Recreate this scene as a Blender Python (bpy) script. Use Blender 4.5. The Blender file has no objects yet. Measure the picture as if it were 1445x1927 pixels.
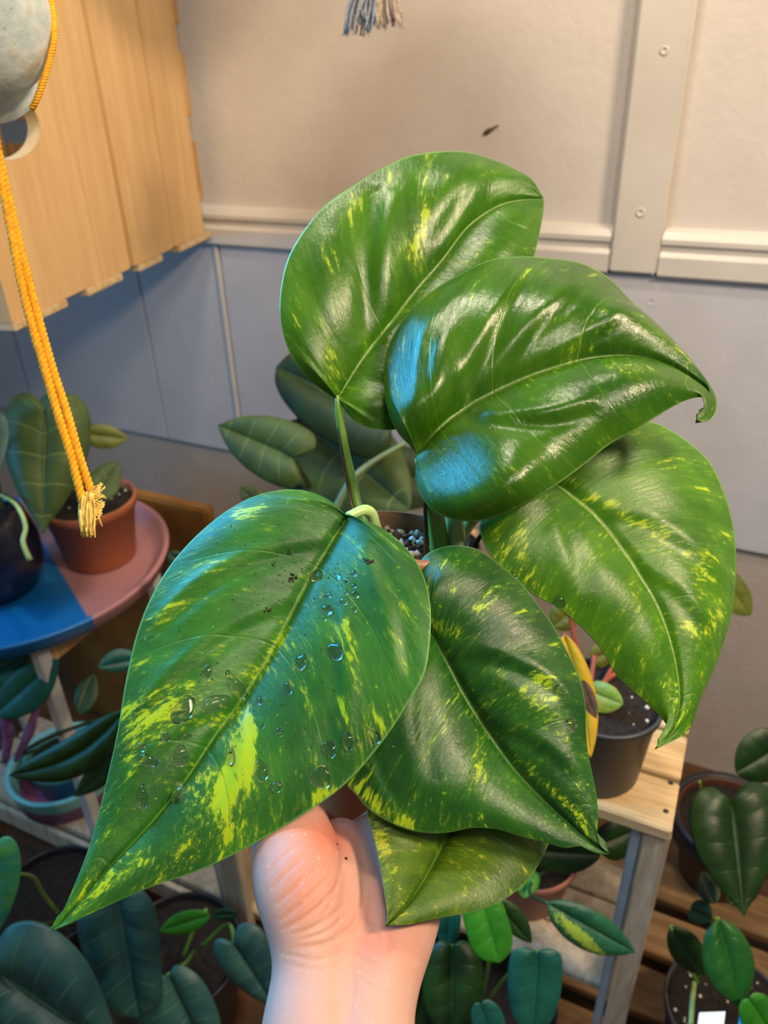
import bpy, bmesh, math, random
import numpy as np
from mathutils import Vector, Matrix
from mathutils.bvhtree import BVHTree
random.seed(7); rng = np.random.default_rng(7)
SC = bpy.context.scene
COL = SC.collection

# ------------------------------------------------------------ camera
F, CX, CY, H = 1447.0, 722.5, 963.5, 1.3
_zc = np.array([-78, 2490, 1447.0]); _zc /= np.linalg.norm(_zc)
_f = np.array([0, 0, -1.0]); _yc = _f - _f.dot(_zc)*_zc; _yc /= np.linalg.norm(_yc)
_xc = np.cross(_yc, _zc)
R = np.array([_xc, _yc, _zc])
CAM = np.array([0, 0, H])
def ray(px, py): return R @ np.array([(px-CX)/F, -(py-CY)/F, -1.0])
def P(px, py, d): return CAM + ray(px, py)*d
def atz(px, py, z):
    r = ray(px, py); return CAM + r*((z-H)/r[2])
def proj(a):
    c = (np.atleast_2d(a) - CAM) @ R
    return np.stack([CX + F*c[:, 0]/-c[:, 2], CY - F*c[:, 1]/-c[:, 2]], 1)
EW = np.array([0.89967379, -0.43656278, 0]); NW = np.array([0.43656278, 0.89967379, 0]); D = 1.3
ZW = np.array([0, 0, 1.0])
def W(u, n, z): return EW*u + NW*n + ZW*z          # room frame: along the wall, towards the wall, up
def wall(px, py, off=0.0):
    r = ray(px, py); p = CAM + r*((D-off)/r.dot(NW)); return p.dot(EW), p[2]
VIEW = R @ np.array([0, 0, -1.0])

cd = bpy.data.cameras.new('camera'); cam = bpy.data.objects.new('camera', cd); COL.objects.link(cam)
cam.matrix_world = Matrix([[*R[0], 0], [*R[1], 0], [*R[2], H], [0, 0, 0, 1]])
cd.sensor_fit = 'VERTICAL'; cd.sensor_height = 36; cd.lens = F/1927*36
cd.clip_start = 0.01; cd.dof.use_dof = True; cd.dof.focus_distance = 0.39; cd.dof.aperture_fstop = 10.5
SC.camera = cam

# ------------------------------------------------------------ world, lights, exposure
SC.view_settings.view_transform = 'Standard'; SC.view_settings.look = 'None'
SC.view_settings.exposure = 0.0; SC.view_settings.gamma = 1.0; SC.view_settings.use_curve_mapping = False
wd = bpy.data.worlds.new('room_light'); SC.world = wd; wd.use_nodes = True
wd.node_tree.nodes['Background'].inputs[0].default_value = (0.66, 0.66, 0.68, 1)
wd.node_tree.nodes['Background'].inputs[1].default_value = 0.20
def area(name, loc, target, size, power, color, size_y=None, spread=math.pi):
    l = bpy.data.lights.new(name, 'AREA'); l.energy = power; l.color = color
    l.shape = 'RECTANGLE' if size_y else 'SQUARE'; l.size = size
    if size_y: l.size_y = size_y
    l.spread = spread
    o = bpy.data.objects.new(name, l); COL.objects.link(o); o.location = loc
    d = Vector(target) - Vector(loc); o.rotation_euler = d.to_track_quat('-Z', 'Y').to_euler()
    return o
area('warm_ceiling_lamp', W(0.95, 0.35, 2.15), W(-0.2, 0.9, 0.9), 0.30, 29, (1.0, 0.77, 0.52), 0.16)
area('neutral_ceiling_lamp', W(0.42, -0.20, 2.20), W(-0.3, 1.0, 0.9), 0.34, 9, (1.0, 0.86, 0.68), 0.20)
area('far_ceiling_lamp', W(-0.38, 0.72, 2.40), W(-0.4, 1.1, 0.9), 0.24, 11, (1.0, 0.86, 0.68), 0.12)
area('blue_grow_lamp', W(-0.92, 0.50, 1.52), W(-0.15, 0.38, 1.1), 0.52, 8.5, (0.05, 0.48, 1.0), 0.46, math.radians(95))
area('blue_fill_light', W(-1.35, 0.20, 0.95), W(-0.75, 0.50, 0.45), 0.40, 3.5, (0.06, 0.50, 1.0), 0.30)  # fill added out of view to turn the lower-left leaves and tray blue

# ------------------------------------------------------------ object helpers
def tag(o, label=None, cat=None, group=None, kind=None):
    if label: o['label'] = label
    if cat: o['category'] = cat
    if group: o['group'] = group
    if kind: o['kind'] = kind
    return o
def empty(name, loc, label, cat, group=None):
    o = bpy.data.objects.new(name, None); COL.objects.link(o); o.location = Vector(loc); o.empty_display_size = .02
    return tag(o, label, cat, group)
def mkobj(name, verts, faces, mat=None, parent=None, smooth=False, uvs=None, attrs=None):
    me = bpy.data.meshes.new(name)
    verts = np.asarray(verts, float)
    if parent is not None:
        off = np.array(world_loc(parent)); verts = verts - off
    me.from_pydata(verts.tolist(), [], [tuple(int(i) for i in f) for f in faces]); me.update()
    if uvs is not None:
        uv = me.uv_layers.new(name='UVMap'); li = np.zeros(len(me.loops), int); me.loops.foreach_get('vertex_index', li)
        uv.data.foreach_set('uv', np.asarray(uvs, float)[li].ravel())
    if attrs:
        for k, v in attrs.items():
            a = me.attributes.new(k, 'FLOAT', 'POINT'); a.data.foreach_set('value', np.asarray(v, float))
    if smooth: me.polygons.foreach_set('use_smooth', [True]*len(me.polygons))
    if mat: me.materials.append(mat)
    o = bpy.data.objects.new(name, me); COL.objects.link(o)
    if parent is not None: o.parent = parent
    return o
def world_loc(o):
    l = Vector((0, 0, 0))
    while o is not None: l = l + o.location; o = o.parent
    return l
def box_vf(o, ax, ay, az, bevel=0.0):
    """box from corner o with edge vectors; bevelled by inset corners"""
    o, ax, ay, az = map(np.asarray, (o, ax, ay, az))
    bm = bmesh.new()
    vs = [bm.verts.new(o + ax*i + ay*j + az*k) for i in (0, 1) for j in (0, 1) for k in (0, 1)]
    for f in ((0, 1, 3, 2), (4, 6, 7, 5), (0, 4, 5, 1), (2, 3, 7, 6), (0, 2, 6, 4), (1, 5, 7, 3)):
        bm.faces.new([vs[i] for i in f])
    bmesh.ops.recalc_face_normals(bm, faces=bm.faces)
    if bevel: bmesh.ops.bevel(bm, geom=bm.edges[:], offset=bevel, segments=2, affect='EDGES')
    v = [tuple(x.co) for x in bm.verts]; bm.verts.index_update(); f = [[x.index for x in fc.verts] for fc in bm.faces]
    bm.free(); return v, f
def wbox(name, u, n, z, mat, parent=None, bevel=.0015):
    v, f = box_vf(W(u[0], n[0], z[0]), EW*(u[1]-u[0]), NW*(n[1]-n[0]), ZW*(z[1]-z[0]), bevel)
    return mkobj(name, v, f, mat, parent)
def catmull(pts, n):
    p = np.asarray(pts, float); d = np.r_[0, np.cumsum(np.linalg.norm(np.diff(p[:, :2], axis=0), axis=1)**.7)]
    d /= d[-1]; t = np.linspace(0, 1, n); out = np.zeros((n, p.shape[1]))
    m = np.zeros_like(p)
    for i in range(len(p)):
        a, b = max(0, i-1), min(len(p)-1, i+1); m[i] = (p[b]-p[a])/max(d[b]-d[a], 1e-9)
    for k, x in enumerate(t):
        i = min(len(p)-2, max(0, np.searchsorted(d, x, side='right')-1)); h = d[i+1]-d[i]; s = (x-d[i])/h
        out[k] = (2*s**3-3*s**2+1)*p[i] + (s**3-2*s**2+s)*h*m[i] + (-2*s**3+3*s**2)*p[i+1] + (s**3-s**2)*h*m[i+1]
    # re-sample by arc length
    L = np.r_[0, np.cumsum(np.linalg.norm(np.diff(out[:, :2], axis=0), axis=1))]; L /= L[-1]
    return np.stack([np.interp(t, L, out[:, j]) for j in range(out.shape[1])], 1)
def tube_vf(path, rad, sides=10, caps=True, ell=1.0):
    path = np.asarray(path, float); n = len(path)
    rad = np.broadcast_to(np.asarray(rad, float), (n,))
    T = np.gradient(path, axis=0); T /= np.linalg.norm(T, axis=1)[:, None]
    up = np.array([0.3, 0.2, 1.0]) if abs(T[0, 2]) < .9 else np.array([1.0, 0.1, 0])
    a = np.cross(T[0], up); a /= np.linalg.norm(a); V = []
    for i in range(n):
        a = a - a.dot(T[i])*T[i]; a /= np.linalg.norm(a); b = np.cross(T[i], a)
        for k in range(sides):
            t = 2*math.pi*k/sides; V.append(path[i] + rad[i]*(math.cos(t)*a + ell*math.sin(t)*b))
    Fc = [(i*sides+k, i*sides+(k+1) % sides, (i+1)*sides+(k+1) % sides, (i+1)*sides+k) for i in range(n-1) for k in range(sides)]
    if caps: Fc += [tuple(range(sides))[::-1], tuple(range((n-1)*sides, n*sides))]
    return V, Fc
def tube(name, path, rad, mat, parent=None, sides=10, ell=1.0):
    v, f = tube_vf(path, rad, sides, True, ell); return mkobj(name, v, f, mat, parent, True)
def pxtube(name, pts, rad, mat, parent=None, n=24, sides=10, ell=1.0):
    c = catmull(pts, n); return tube(name, [P(*q) for q in c], rad, mat, parent, sides, ell)
def join_vf(parts):
    V, Fc = [], []
    for v, f in parts:
        o = len(V); V += [tuple(x) for x in v]; Fc += [tuple(i+o for i in q) for q in f]
    return V, Fc
def lathe_vf(prof, base, axis=(0, 0, 1), seg=64, ref=None):
    axis = np.asarray(axis, float); axis /= np.linalg.norm(axis)
    a = np.cross(axis, [0.0, 1.0, 0.1]) if ref is None else np.asarray(ref, float); a = a - a.dot(axis)*axis; a /= np.linalg.norm(a); b = np.cross(axis, a)
    V, Fc = [], []; m = len(prof)
    for k in range(seg):
        t = 2*math.pi*k/seg
        for r, z in prof: V.append(np.asarray(base) + axis*z + r*(math.cos(t)*a + math.sin(t)*b))
    for k in range(seg):
        for j in range(m-1):
            p, q = k*m+j, ((k+1) % seg)*m+j
            Fc.append((p, q, q+1, p+1))
    return V, Fc

# ------------------------------------------------------------ materials
def nt(name):
    m = bpy.data.materials.new(name); m.use_nodes = True; t = m.node_tree
    b = t.nodes['Principled BSDF']; return m, t, b
def N(t, typ, **kw):
    n = t.nodes.new(typ)
    for k, v in kw.items():
        if isinstance(k, str) and hasattr(n, k): setattr(n, k, v)
    return n
def L(t, a, b): t.links.new(a, b)
def M(t, op, a, b=None, c=None, clamp=False):
    n = t.nodes.new('ShaderNodeMath'); n.operation = op; n.use_clamp = clamp
    for i, x in enumerate((a, b, c)):
        if x is None: continue
        if isinstance(x, (int, float)): n.inputs[i].default_value = x
        else: t.links.new(x, n.inputs[i])
    return n.outputs[0]
def mixc(t, f, a, b):
    n = t.nodes.new('ShaderNodeMix'); n.data_type = 'RGBA'
    for i, x in ((0, f), (6, a), (7, b)):
        if isinstance(x, (int, float)): n.inputs[i].default_value = x
        elif isinstance(x, tuple): n.inputs[i].default_value = (*x[:3], 1)
        else: t.links.new(x, n.inputs[i])
    return n.outputs[2]
def smooth(t, x, lo, hi):
    n = t.nodes.new('ShaderNodeMapRange'); n.interpolation_type = 'SMOOTHSTEP'
    t.links.new(x, n.inputs[0]); n.inputs[1].default_value = lo; n.inputs[2].default_value = hi; return n.outputs[0]
def noise(t, vec, scale, detail=4, rough=.55, dist=0):
    n = t.nodes.new('ShaderNodeTexNoise'); n.inputs['Scale'].default_value = scale; n.inputs['Detail'].default_value = detail
    n.inputs['Roughness'].default_value = rough; n.inputs['Distortion'].default_value = dist
    if vec is not None: t.links.new(vec, n.inputs['Vector'])
    return n.outputs[0]
def bump(t, b, h, strength, dist=.001):
    n = t.nodes.new('ShaderNodeBump'); n.inputs['Strength'].default_value = strength; n.inputs['Distance'].default_value = dist
    t.links.new(h, n.inputs['Height']); t.links.new(n.outputs[0], b.inputs['Normal'])
def objco(t): return t.nodes.new('ShaderNodeTexCoord').outputs['Object']
def plain(name, col, rough=.5, var=.12, nscale=30, bmp=0.15, bd=.0008, col2=None, **kw):
    m, t, b = nt(name); o = objco(t); f = noise(t, o, nscale, 5)
    c2 = col2 or tuple(x*(1-var*2.2) for x in col); c1 = tuple(min(1, x*(1+var*.6)) for x in col)
    L(t, mixc(t, smooth(t, f, .3, .7), c2, c1), b.inputs['Base Color']); b.inputs['Roughness'].default_value = rough
    bump(t, b, noise(t, o, nscale*6, 3), bmp, bd)
    for k, v in kw.items(): b.inputs[k].default_value = v
    return m
def wood(name, col, dark, along, scale=1.0, rough=.6, knots=True):
    """grain runs along direction vector 'along'"""
    m, t, b = nt(name); o = objco(t)
    mp = t.nodes.new('ShaderNodeMapping'); L(t, o, mp.inputs[0])
    # rotate so local x = along, then squash along x
    q = Vector(along).rotation_difference(Vector((1, 0, 0))).to_euler(); mp.inputs['Rotation'].default_value = q
    m2 = t.nodes.new('ShaderNodeMapping'); L(t, mp.outputs[0], m2.inputs[0]); m2.inputs['Scale'].default_value = (2.2*scale, 26*scale, 26*scale)
    g = noise(t, m2.outputs[0], 2.0, 6, .6, .8); g2 = noise(t, m2.outputs[0], 9.0, 4, .6)
    w = M(t, 'ADD', M(t, 'MULTIPLY', g, .7), M(t, 'MULTIPLY', g2, .3))
    c = mixc(t, smooth(t, w, .38, .66), dark, col)
    if knots:
        v = t.nodes.new('ShaderNodeTexVoronoi'); v.inputs['Scale'].default_value = 7.5; L(t, mp.outputs[0], v.inputs['Vector'])
        k = smooth(t, v.outputs['Distance'], .075, .03)
        c = mixc(t, M(t, 'MULTIPLY', k, .75), c, tuple(x*.35 for x in dark))
    L(t, c, b.inputs['Base Color']); b.inputs['Roughness'].default_value = rough
    bump(t, b, w, .25, .0006); return m

def leaf_mat(name, base, base2, var, var_amt=.5, streak=26, vein=(.3, .5, .1), nveins=8, rough=.3, vein_w=.05, mid=None, speck=0, trans=.18, vein_mix=.5, edge=None, cross=2.2, sheen=0.0):
    m, t, b = nt(name)
    uv = t.nodes.new('ShaderNodeUVMap'); uv.uv_map = 'UVMap'
    sp = t.nodes.new('ShaderNodeSeparateXYZ'); L(t, uv.outputs[0], sp.inputs[0]); u, v = sp.outputs[0], sp.outputs[1]
    s = M(t, 'ABSOLUTE', v); side = M(t, 'SIGN', v)
    cb = t.nodes.new('ShaderNodeCombineXYZ'); L(t, M(t, 'MULTIPLY', u, streak), cb.inputs[0]); L(t, M(t, 'MULTIPLY', s, cross), cb.inputs[1]); L(t, M(t, 'MULTIPLY', side, 3.7), cb.inputs[2])
    o = objco(t)
    n1 = noise(t, cb.outputs[0], 1.0, 6, .62, .35)
    cb2 = t.nodes.new('ShaderNodeCombineXYZ'); L(t, M(t, 'MULTIPLY', u, streak*4.2), cb2.inputs[0]); L(t, M(t, 'MULTIPLY', s, cross*5.0), cb2.inputs[1]); L(t, M(t, 'MULTIPLY', side, 1.7), cb2.inputs[2])
    n2 = noise(t, cb2.outputs[0], 1.0, 5, .7, .4)
    n3 = noise(t, o, 22, 3)
    at = t.nodes.new('ShaderNodeAttribute'); at.attribute_name = 'var'; bias = at.outputs['Fac']
    n1c = M(t, 'MULTIPLY_ADD', n1, 1.5, -.25); n2c = M(t, 'MULTIPLY_ADD', n2, 1.7, -.35)
    w = M(t, 'ADD', M(t, 'ADD', M(t, 'MULTIPLY', n1c, .50), M(t, 'MULTIPLY', n2c, .50)), M(t, 'MULTIPLY', bias, .10))
    thr = .765 - .2*var_amt
    mask = smooth(t, w, thr-.02, thr+.07)
    soft = smooth(t, w, thr-.13, thr+.12)
    c = mixc(t, smooth(t, M(t, 'ADD', M(t, 'MULTIPLY', n3, .6), M(t, 'MULTIPLY', n1, .4)), .36, .64), base, base2)
    c = mixc(t, M(t, 'MULTIPLY', soft, .35), c, var)
    c = mixc(t, M(t, 'MULTIPLY', mask, .85), c, var)
    if speck:
        n4 = noise(t, o, 260, 3, .6); c = mixc(t, M(t, 'MULTIPLY', smooth(t, n4, .66, .74), speck), c, var)
    # lateral veins
    fr = M(t, 'FRACT', M(t, 'MULTIPLY', M(t, 'POWER', u, .85), float(nveins)))
    dv = M(t, 'ABSOLUTE', M(t, 'SUBTRACT', fr, .5))
    vm = smooth(t, dv, vein_w, vein_w*.2)
    vm = M(t, 'MULTIPLY', vm, smooth(t, s, 1.0, .55))
    c = mixc(t, M(t, 'MULTIPLY', vm, vein_mix), c, vein)
    mm = smooth(t, s, .024, .006)
    mm = M(t, 'MULTIPLY', mm, smooth(t, u, 1.02, .6)) if False else mm
    c = mixc(t, M(t, 'MULTIPLY', mm, .4), c, mid or vein)
    ed = smooth(t, s, .982, .997)
    c = mixc(t, M(t, 'MULTIPLY', ed, .6), c, edge or tuple(min(1, x*1.3+.08) for x in vein))
    L(t, c, b.inputs['Base Color'])
    L(t, M(t, 'ADD', M(t, 'MULTIPLY', n2, .16), rough-.08), b.inputs['Roughness'])
    b.inputs['IOR'].default_value = 1.47
    hh = M(t, 'ADD', M(t, 'MULTIPLY', n2, .9), M(t, 'MULTIPLY', noise(t, o, 420, 3), .3))
    hh = M(t, 'SUBTRACT', hh, M(t, 'MULTIPLY', vm, .5))
    bump(t, b, hh, .35, .0009)
    if trans:
        tr = t.nodes.new('ShaderNodeBsdfTranslucent'); L(t, c, tr.inputs[0]); mx = t.nodes.new('ShaderNodeMixShader'); mx.inputs[0].default_value = trans
        L(t, b.outputs[0], mx.inputs[1]); L(t, tr.outputs[0], mx.inputs[2]); L(t, mx.outputs[0], t.nodes['Material Output'].inputs[0])
    return m

MT = {}
MT['wall'] = plain('painted_wall', (.68, .63, .58), .40, .02, 14, .38, .0018)
MT['trim'] = plain('painted_trim', (.66, .62, .56), .38, .03, 10, .3, .0008)
MT['panel'] = plain('painted_panel', (.58, .58, .62), .28, .03, 10, .4, .0015)
MT['lowwall'] = plain('lower_wall_paint', (.50, .44, .39), .5, .03, 14, .5, .002)
MT['floor'] = wood('brown_floor_wood', (.12, .048, .016), (.055, .022, .008), EW, .5, .45, False)
MT['pine_v'] = wood('pine_upright', (.70, .46, .215), (.60, .37, .155), ZW, .7)
MT['pine_dark'] = wood('pine_edge', (.62, .40, .18), (.40, .22, .08), ZW, 1)
MT['cool_lit_wood'] = plain('cool_lit_pine', (.62, .62, .60), .5, .06, 30)  # pine legs, whitened to carry the bluish light in the colour
MT['pine_u'] = wood('pine_slat', (.72, .55, .32), (.50, .34, .16), EW, 1)
MT['pine_pale'] = wood('pale_pine_post', (.62, .54, .42), (.42, .33, .22), ZW, 1.2, knots=False)
MT['blue_lit_post'] = plain('blue_lit_wood', (.40, .46, .50), .55, .06, 30)  # pine with the blue light painted into its colour
MT['terra'] = plain('terracotta_plastic', (.42, .13, .05), .45, .08, 12, .1)
MT['pot_red'] = plain('main_pot_plastic', (.60, .17, .07), .4, .08, 12, .1)
MT['pot_rim'] = plain('main_pot_rim', (.26, .12, .07), .4, .08, 12, .1)
MT['black'] = plain('black_plastic', (.012, .013, .018), .4, .1, 12, .1)
MT['navy'] = plain('dark_glazed_pot', (.008, .012, .03), .25, .1, 12, .1)
MT['grey_pot'] = plain('charcoal_plastic', (.045, .045, .05), .42, .1, 12, .15)
MT['pink_pot'] = plain('pink_clay', (.42, .17, .13), .6, .1, 20, .2)
MT['soil'] = plain('dark_soil', (.030, .018, .011), .9, .5, 180, 1.0, .004, col2=(.008, .005, .004))
MT['soil_main'] = plain('bark_mix_soil', (.16, .075, .035), .9, .5, 260, 1.0, .004, col2=(.028, .013, .008))
MT['perlite'] = plain('perlite', (.82, .76, .64), .8, .1, 300, .6, .001)
MT['brownbox'] = plain('varnished_brown_board', (.30, .145, .03), .35, .25, 5, .1, col2=(.13, .055, .014))
MT['stem'] = plain('green_stem', (.16, .34, .05), .35, .15, 40, .2)
MT['stem_pale'] = plain('pale_green_stem', (.40, .60, .22), .35, .1, 40, .2)
MT['stem_dark'] = plain('dark_stem', (.035, .07, .02), .4, .2, 40, .2)
MT['stem_red'] = plain('red_stem', (.34, .08, .05), .4, .2, 40, .2)
MT['sheath'] = plain('dry_leaf_sheath', (.06, .03, .012), .35, .3, 60, .3)
MT['yarn'] = plain('yellow_cotton', (.90, .42, .012), .85, .12, 300, .5)
MT['yarn_end'] = plain('frayed_cotton', (.95, .66, .16), .9, .12, 300, .5)
MT['dirt'] = plain('soil_specks', (.035, .018, .01), .9, .3, 300)

# ------------------------------------------------------------ structure
v, f = box_vf(W(-3.0, D, 0), EW*5.0, NW*.08, ZW*2.7, 0); tag(mkobj('wall_back', v, f, MT['wall']), kind='structure')
v, f = box_vf(W(-3.0, -2.2, -.05), EW*5.0, NW*3.58, ZW*.05, 0); floor = tag(mkobj('floor', v, f, MT['floor']), kind='structure')
wallb = bpy.data.objects['wall_back']
tag(wbox('trim_5', (-3.0, 2.0), (D-.003, D-.0001), (0, .5445), MT['lowwall'], None, 0), kind='structure')
def on_wall_box(name, u, z, n0, thick, mat, parent=None, bevel=.003): return wbox(name, u, (n0-thick, n0), z, mat, parent, bevel)
# chair rail made of a broad lower board and a raised upper bead, cut by the vertical batten
def rail(name, u0, u1):
    prof = [(0, 1.003), (.020, 1.003), (.023, 1.007), (.023, 1.034), (.017, 1.041), (.017, 1.048), (.022, 1.053), (.022, 1.060), (.014, 1.070), (0, 1.074)]
    V = [W(u, D-d, z) for u in (u0, u1) for d, z in prof]; m = len(prof)
    Fc = [(i, i+1, m+i+1, m+i) for i in range(m-1)] + [tuple(range(m))[::-1], tuple(range(m, 2*m))]
    return tag(mkobj(name, V, Fc, MT['trim']), kind='structure')
rail('trim_1', -2.2, -.213); rail('trim_2', -.137, 1.6)
bt = on_wall_box('trim_3', (-.212, -.138), (1.006, 2.7), D, .024, MT['trim'], None, .004); tag(bt, kind='structure')
def dimple(px, py, r, parent, deep=True):
    u, z = wall(px, py, .0245)
    prof = [(0.0, -.001), (r*.35, -.0012), (r*.55, .0008), (r*.8, .0014), (r, 0.0)]
    v, f = lathe_vf(prof, W(u, D-.0245, z), -NW, 20); return mkobj('screw_dimple', v, f, MT['trim'], parent, True)
for a in ((1205, 400, .007), (1250, 95, .006)): dimple(*a, bt)
# lower panelling, three boards wide enough to see the joints between them
joints = [-2.2, -1.62, -1.190, -.970, 1.6]
for i in range(4):
    p = on_wall_box('panel', (joints[i]+.0015, joints[i+1]-.0015), (.545, 1.002), D, .012, MT['panel'], wallb, .0015)
tag(on_wall_box('trim_4', (-.981, -.971), (.55, 1.001), D-.012, .005, MT['trim'], None, .002), kind='structure')
for px, py in ((505, 632), (1225, 568)):
    u, z = wall(px, py, .0125); prof = [(0, -.001), (.002, -.001), (.004, .001), (.008, 0)]
    v, f = lathe_vf(prof, W(u, D-.0122, z), -NW, 20); mkobj('dent', v, f, MT['panel'], wallb, True)
u, z = wall(925, 245)
V, Fc = join_vf([tube_vf([W(u-.011, D-.001, z-.004), W(u-.004, D-.004, z-.001), W(u+.002, D-.003, z+.002), W(u+.011, D-.001, z+.007)], [.0025, .004, .0025, .0015], 8)])
tag(mkobj('nail_stub', V, Fc, plain('rusty_mark', (.16, .09, .05), .8, .3, 200), None, True), 'small brown fleck stuck to the bare white wall above the plant', 'mark')

# ------------------------------------------------------------ leaves
def leaf_surface(JM, OL, OR, nt_=150, ns=44, lobe=.12, mp=1.3, vp=.85, dome=.006, quilt=.0016, nv=8, groove=.0012, blobs=(), sidecurve=.06, wave=0, seed=0, bow=.0, domeL=None, domeR=None, ridges=(), facets=()):
    """JM midrib, OL/OR outlines from the stem end to the tip; (px, py, depth) control points"""
    mid = catmull(JM, 300); P3 = []
    midw = np.array([P(*q) for q in mid])
    sides = []
    ax = midw[-1]-midw[0]
    rs = np.random.default_rng(seed)
    V = []; UV = []; PX = []
    t = np.linspace(0, 1, nt_)
    ow = {}
    for sgn, O in ((-1, OL), (1, OR)):
        o = catmull(O, 300); ow[sgn] = np.array([P(*q) for q in o])
    acr = ow[1][120]-ow[-1][120]
    nrm = np.cross(ax, acr); nrm /= np.linalg.norm(nrm)
    if nrm.dot(-VIEW) < 0: nrm = -nrm
    def samp(A, x): x = np.clip(x, 0, 1)*(len(A)-1); i = np.floor(x).astype(int); i = np.minimum(i, len(A)-2); fr = (x-i)[:, None]; return A[i]*(1-fr)+A[i+1]*fr
    faces = []; base = 0
    for sgn in (-1, 1):
        m = np.clip((t-lobe)/(1-lobe), 0, 1)**mp
        A = samp(midw, m); B = samp(ow[sgn], t)
        Cc = .5*A + .5*samp(ow[sgn], t-sidecurve)
        wd = np.linalg.norm(B-A, axis=1)
        ph = rs.uniform(0, 6)
        dm = (domeL if sgn < 0 else domeR); dm = dome if dm is None else dm
        for j in range(ns+1):
            s = (j/ns); s = 1-(1-s)**1.15
            q = (1-s)**2*A + 2*s*(1-s)*Cc + s*s*B
            fr = (t**vp*nv) % 1.0; qv = 1 - np.exp(-((fr-.5)/.20)**2)
            wn = np.minimum(wd/.05, 1)
            h = dm*4*s*(1-s)*wn + quilt*qv*np.sin(math.pi*min(1, s*1.05))*wn - groove*math.exp(-(s/.045)**2) \
                + wave*np.sin(t*13+ph)*s**3*wn + bow*np.sin(math.pi*t)
            V.append(q + nrm*h[:, None]); UV.append(np.stack([t, np.full_like(t, sgn*s)], 1))
        for j in range(ns):
            for i in range(nt_-1):
                a = base+j*nt_+i; b = a+nt_
                faces.append((a, b, b+1, a+1) if sgn > 0 else (a, a+1, b+1, b))
        base += (ns+1)*nt_
    V = np.concatenate(V); UV = np.concatenate(UV)
    px = proj(V); at = np.zeros(len(V))
    for cx_, cy_, rx_, ry_, wt, nr in facets:       # broad facets: where the blade turns to one side
        k = int(((px-[cx_, cy_])**2).sum(1).argmin()); C0 = V[k].copy(); nr = np.asarray(nr); nr = nr/np.linalg.norm(nr)
        w = wt*np.exp(-(((px[:, 0]-cx_)/rx_)**2+((px[:, 1]-cy_)/ry_)**2)**1.5); rd = np.stack([(px[:, 0]-CX)/F, -(px[:, 1]-CY)/F, -np.ones(len(px))], 1) @ R.T
        dp = (C0-CAM).dot(nr)/(rd @ nr); dc = (V-CAM) @ VIEW; V = CAM + rd*(dc+(dp-dc)*w)[:, None]
    for pts, wpx, amp, odd in ridges:
        c = catmull([(a, b, 0) for a, b in pts], 40)[:, :2]; sel = np.where((px[:, 0] > c[:, 0].min()-3*wpx) & (px[:, 0] < c[:, 0].max()+3*wpx) & (px[:, 1] > c[:, 1].min()-3*wpx) & (px[:, 1] < c[:, 1].max()+3*wpx))[0]
        dl_ = px[sel][:, None, :]-c[None]; k = (dl_**2).sum(2).argmin(1); ar = np.arange(len(sel)); dv_ = dl_[ar, k]; tg_ = np.gradient(c, axis=0)[k]
        sd = (dv_[:, 0]*tg_[:, 1]-dv_[:, 1]*tg_[:, 0])/np.maximum(np.linalg.norm(tg_, axis=1), 1e-6); dd = np.sqrt((dv_**2).sum(1))
        fade = np.sin(np.pi*np.clip(k/39, 0, 1))**.5*np.exp(-np.maximum(0, dd-abs(sd)*1.02)/wpx); x_ = sd/wpx
        hh_ = amp*(x_*np.exp(-x_*x_)*2.0 if odd else np.exp(-x_*x_))*fade; V[sel] += nrm*hh_[:, None]
    for (bx, by, rx, ry, ang, st) in blobs:
        ca, sa = math.cos(math.radians(ang)), math.sin(math.radians(ang)); dx, dy = px[:, 0]-bx, px[:, 1]-by
        a = (dx*ca+dy*sa)/rx; b = (-dx*sa+dy*ca)/ry; at += st*np.exp(-(a*a+b*b))
    return V, faces, UV, at, nrm
BVH = {}
def leaf(parent, mat, JM, OL, OR, thick=.0005, label=None, key=None, name='leaf', **kw):
    V, Fc, UV, at, nrm = leaf_surface(JM, OL, OR, **kw)
    # remove degenerate quads at the ends
    o = mkobj(name, V, Fc, mat, parent, True, UV, {'var': at})
    bm = bmesh.new(); bm.from_mesh(o.data); bmesh.ops.remove_doubles(bm, verts=bm.verts, dist=2e-6)
    bmesh.ops.recalc_face_normals(bm, faces=bm.faces); bm.to_mesh(o.data); bm.free()
    o.data.polygons.foreach_set('use_smooth', [True]*len(o.data.polygons))
    if thick:
        md = o.modifiers.new('thickness', 'SOLIDIFY'); md.thickness = thick; md.offset = 0
    if key: BVH[key] = BVHTree.FromPolygons([tuple(x) for x in V], [tuple(q) for q in Fc])
    if label: o['label'] = label
    return o
HEART = [(0, 0), (-.07, .12), (-.15, .38), (-.14, .68), (-.03, .92), (.15, 1), (.38, .92), (.60, .68), (.78, .40), (.91, .14), (1, 0)]
OVAL = [(0, 0), (.03, .28), (.12, .62), (.30, .92), (.50, 1), (.70, .84), (.86, .5), (.95, .2), (1, 0)]
ROUND = [(0, 0), (-.06, .3), (.0, .65), (.15, .92), (.40, 1), (.65, .88), (.85, .55), (.96, .22), (1, 0)]
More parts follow.
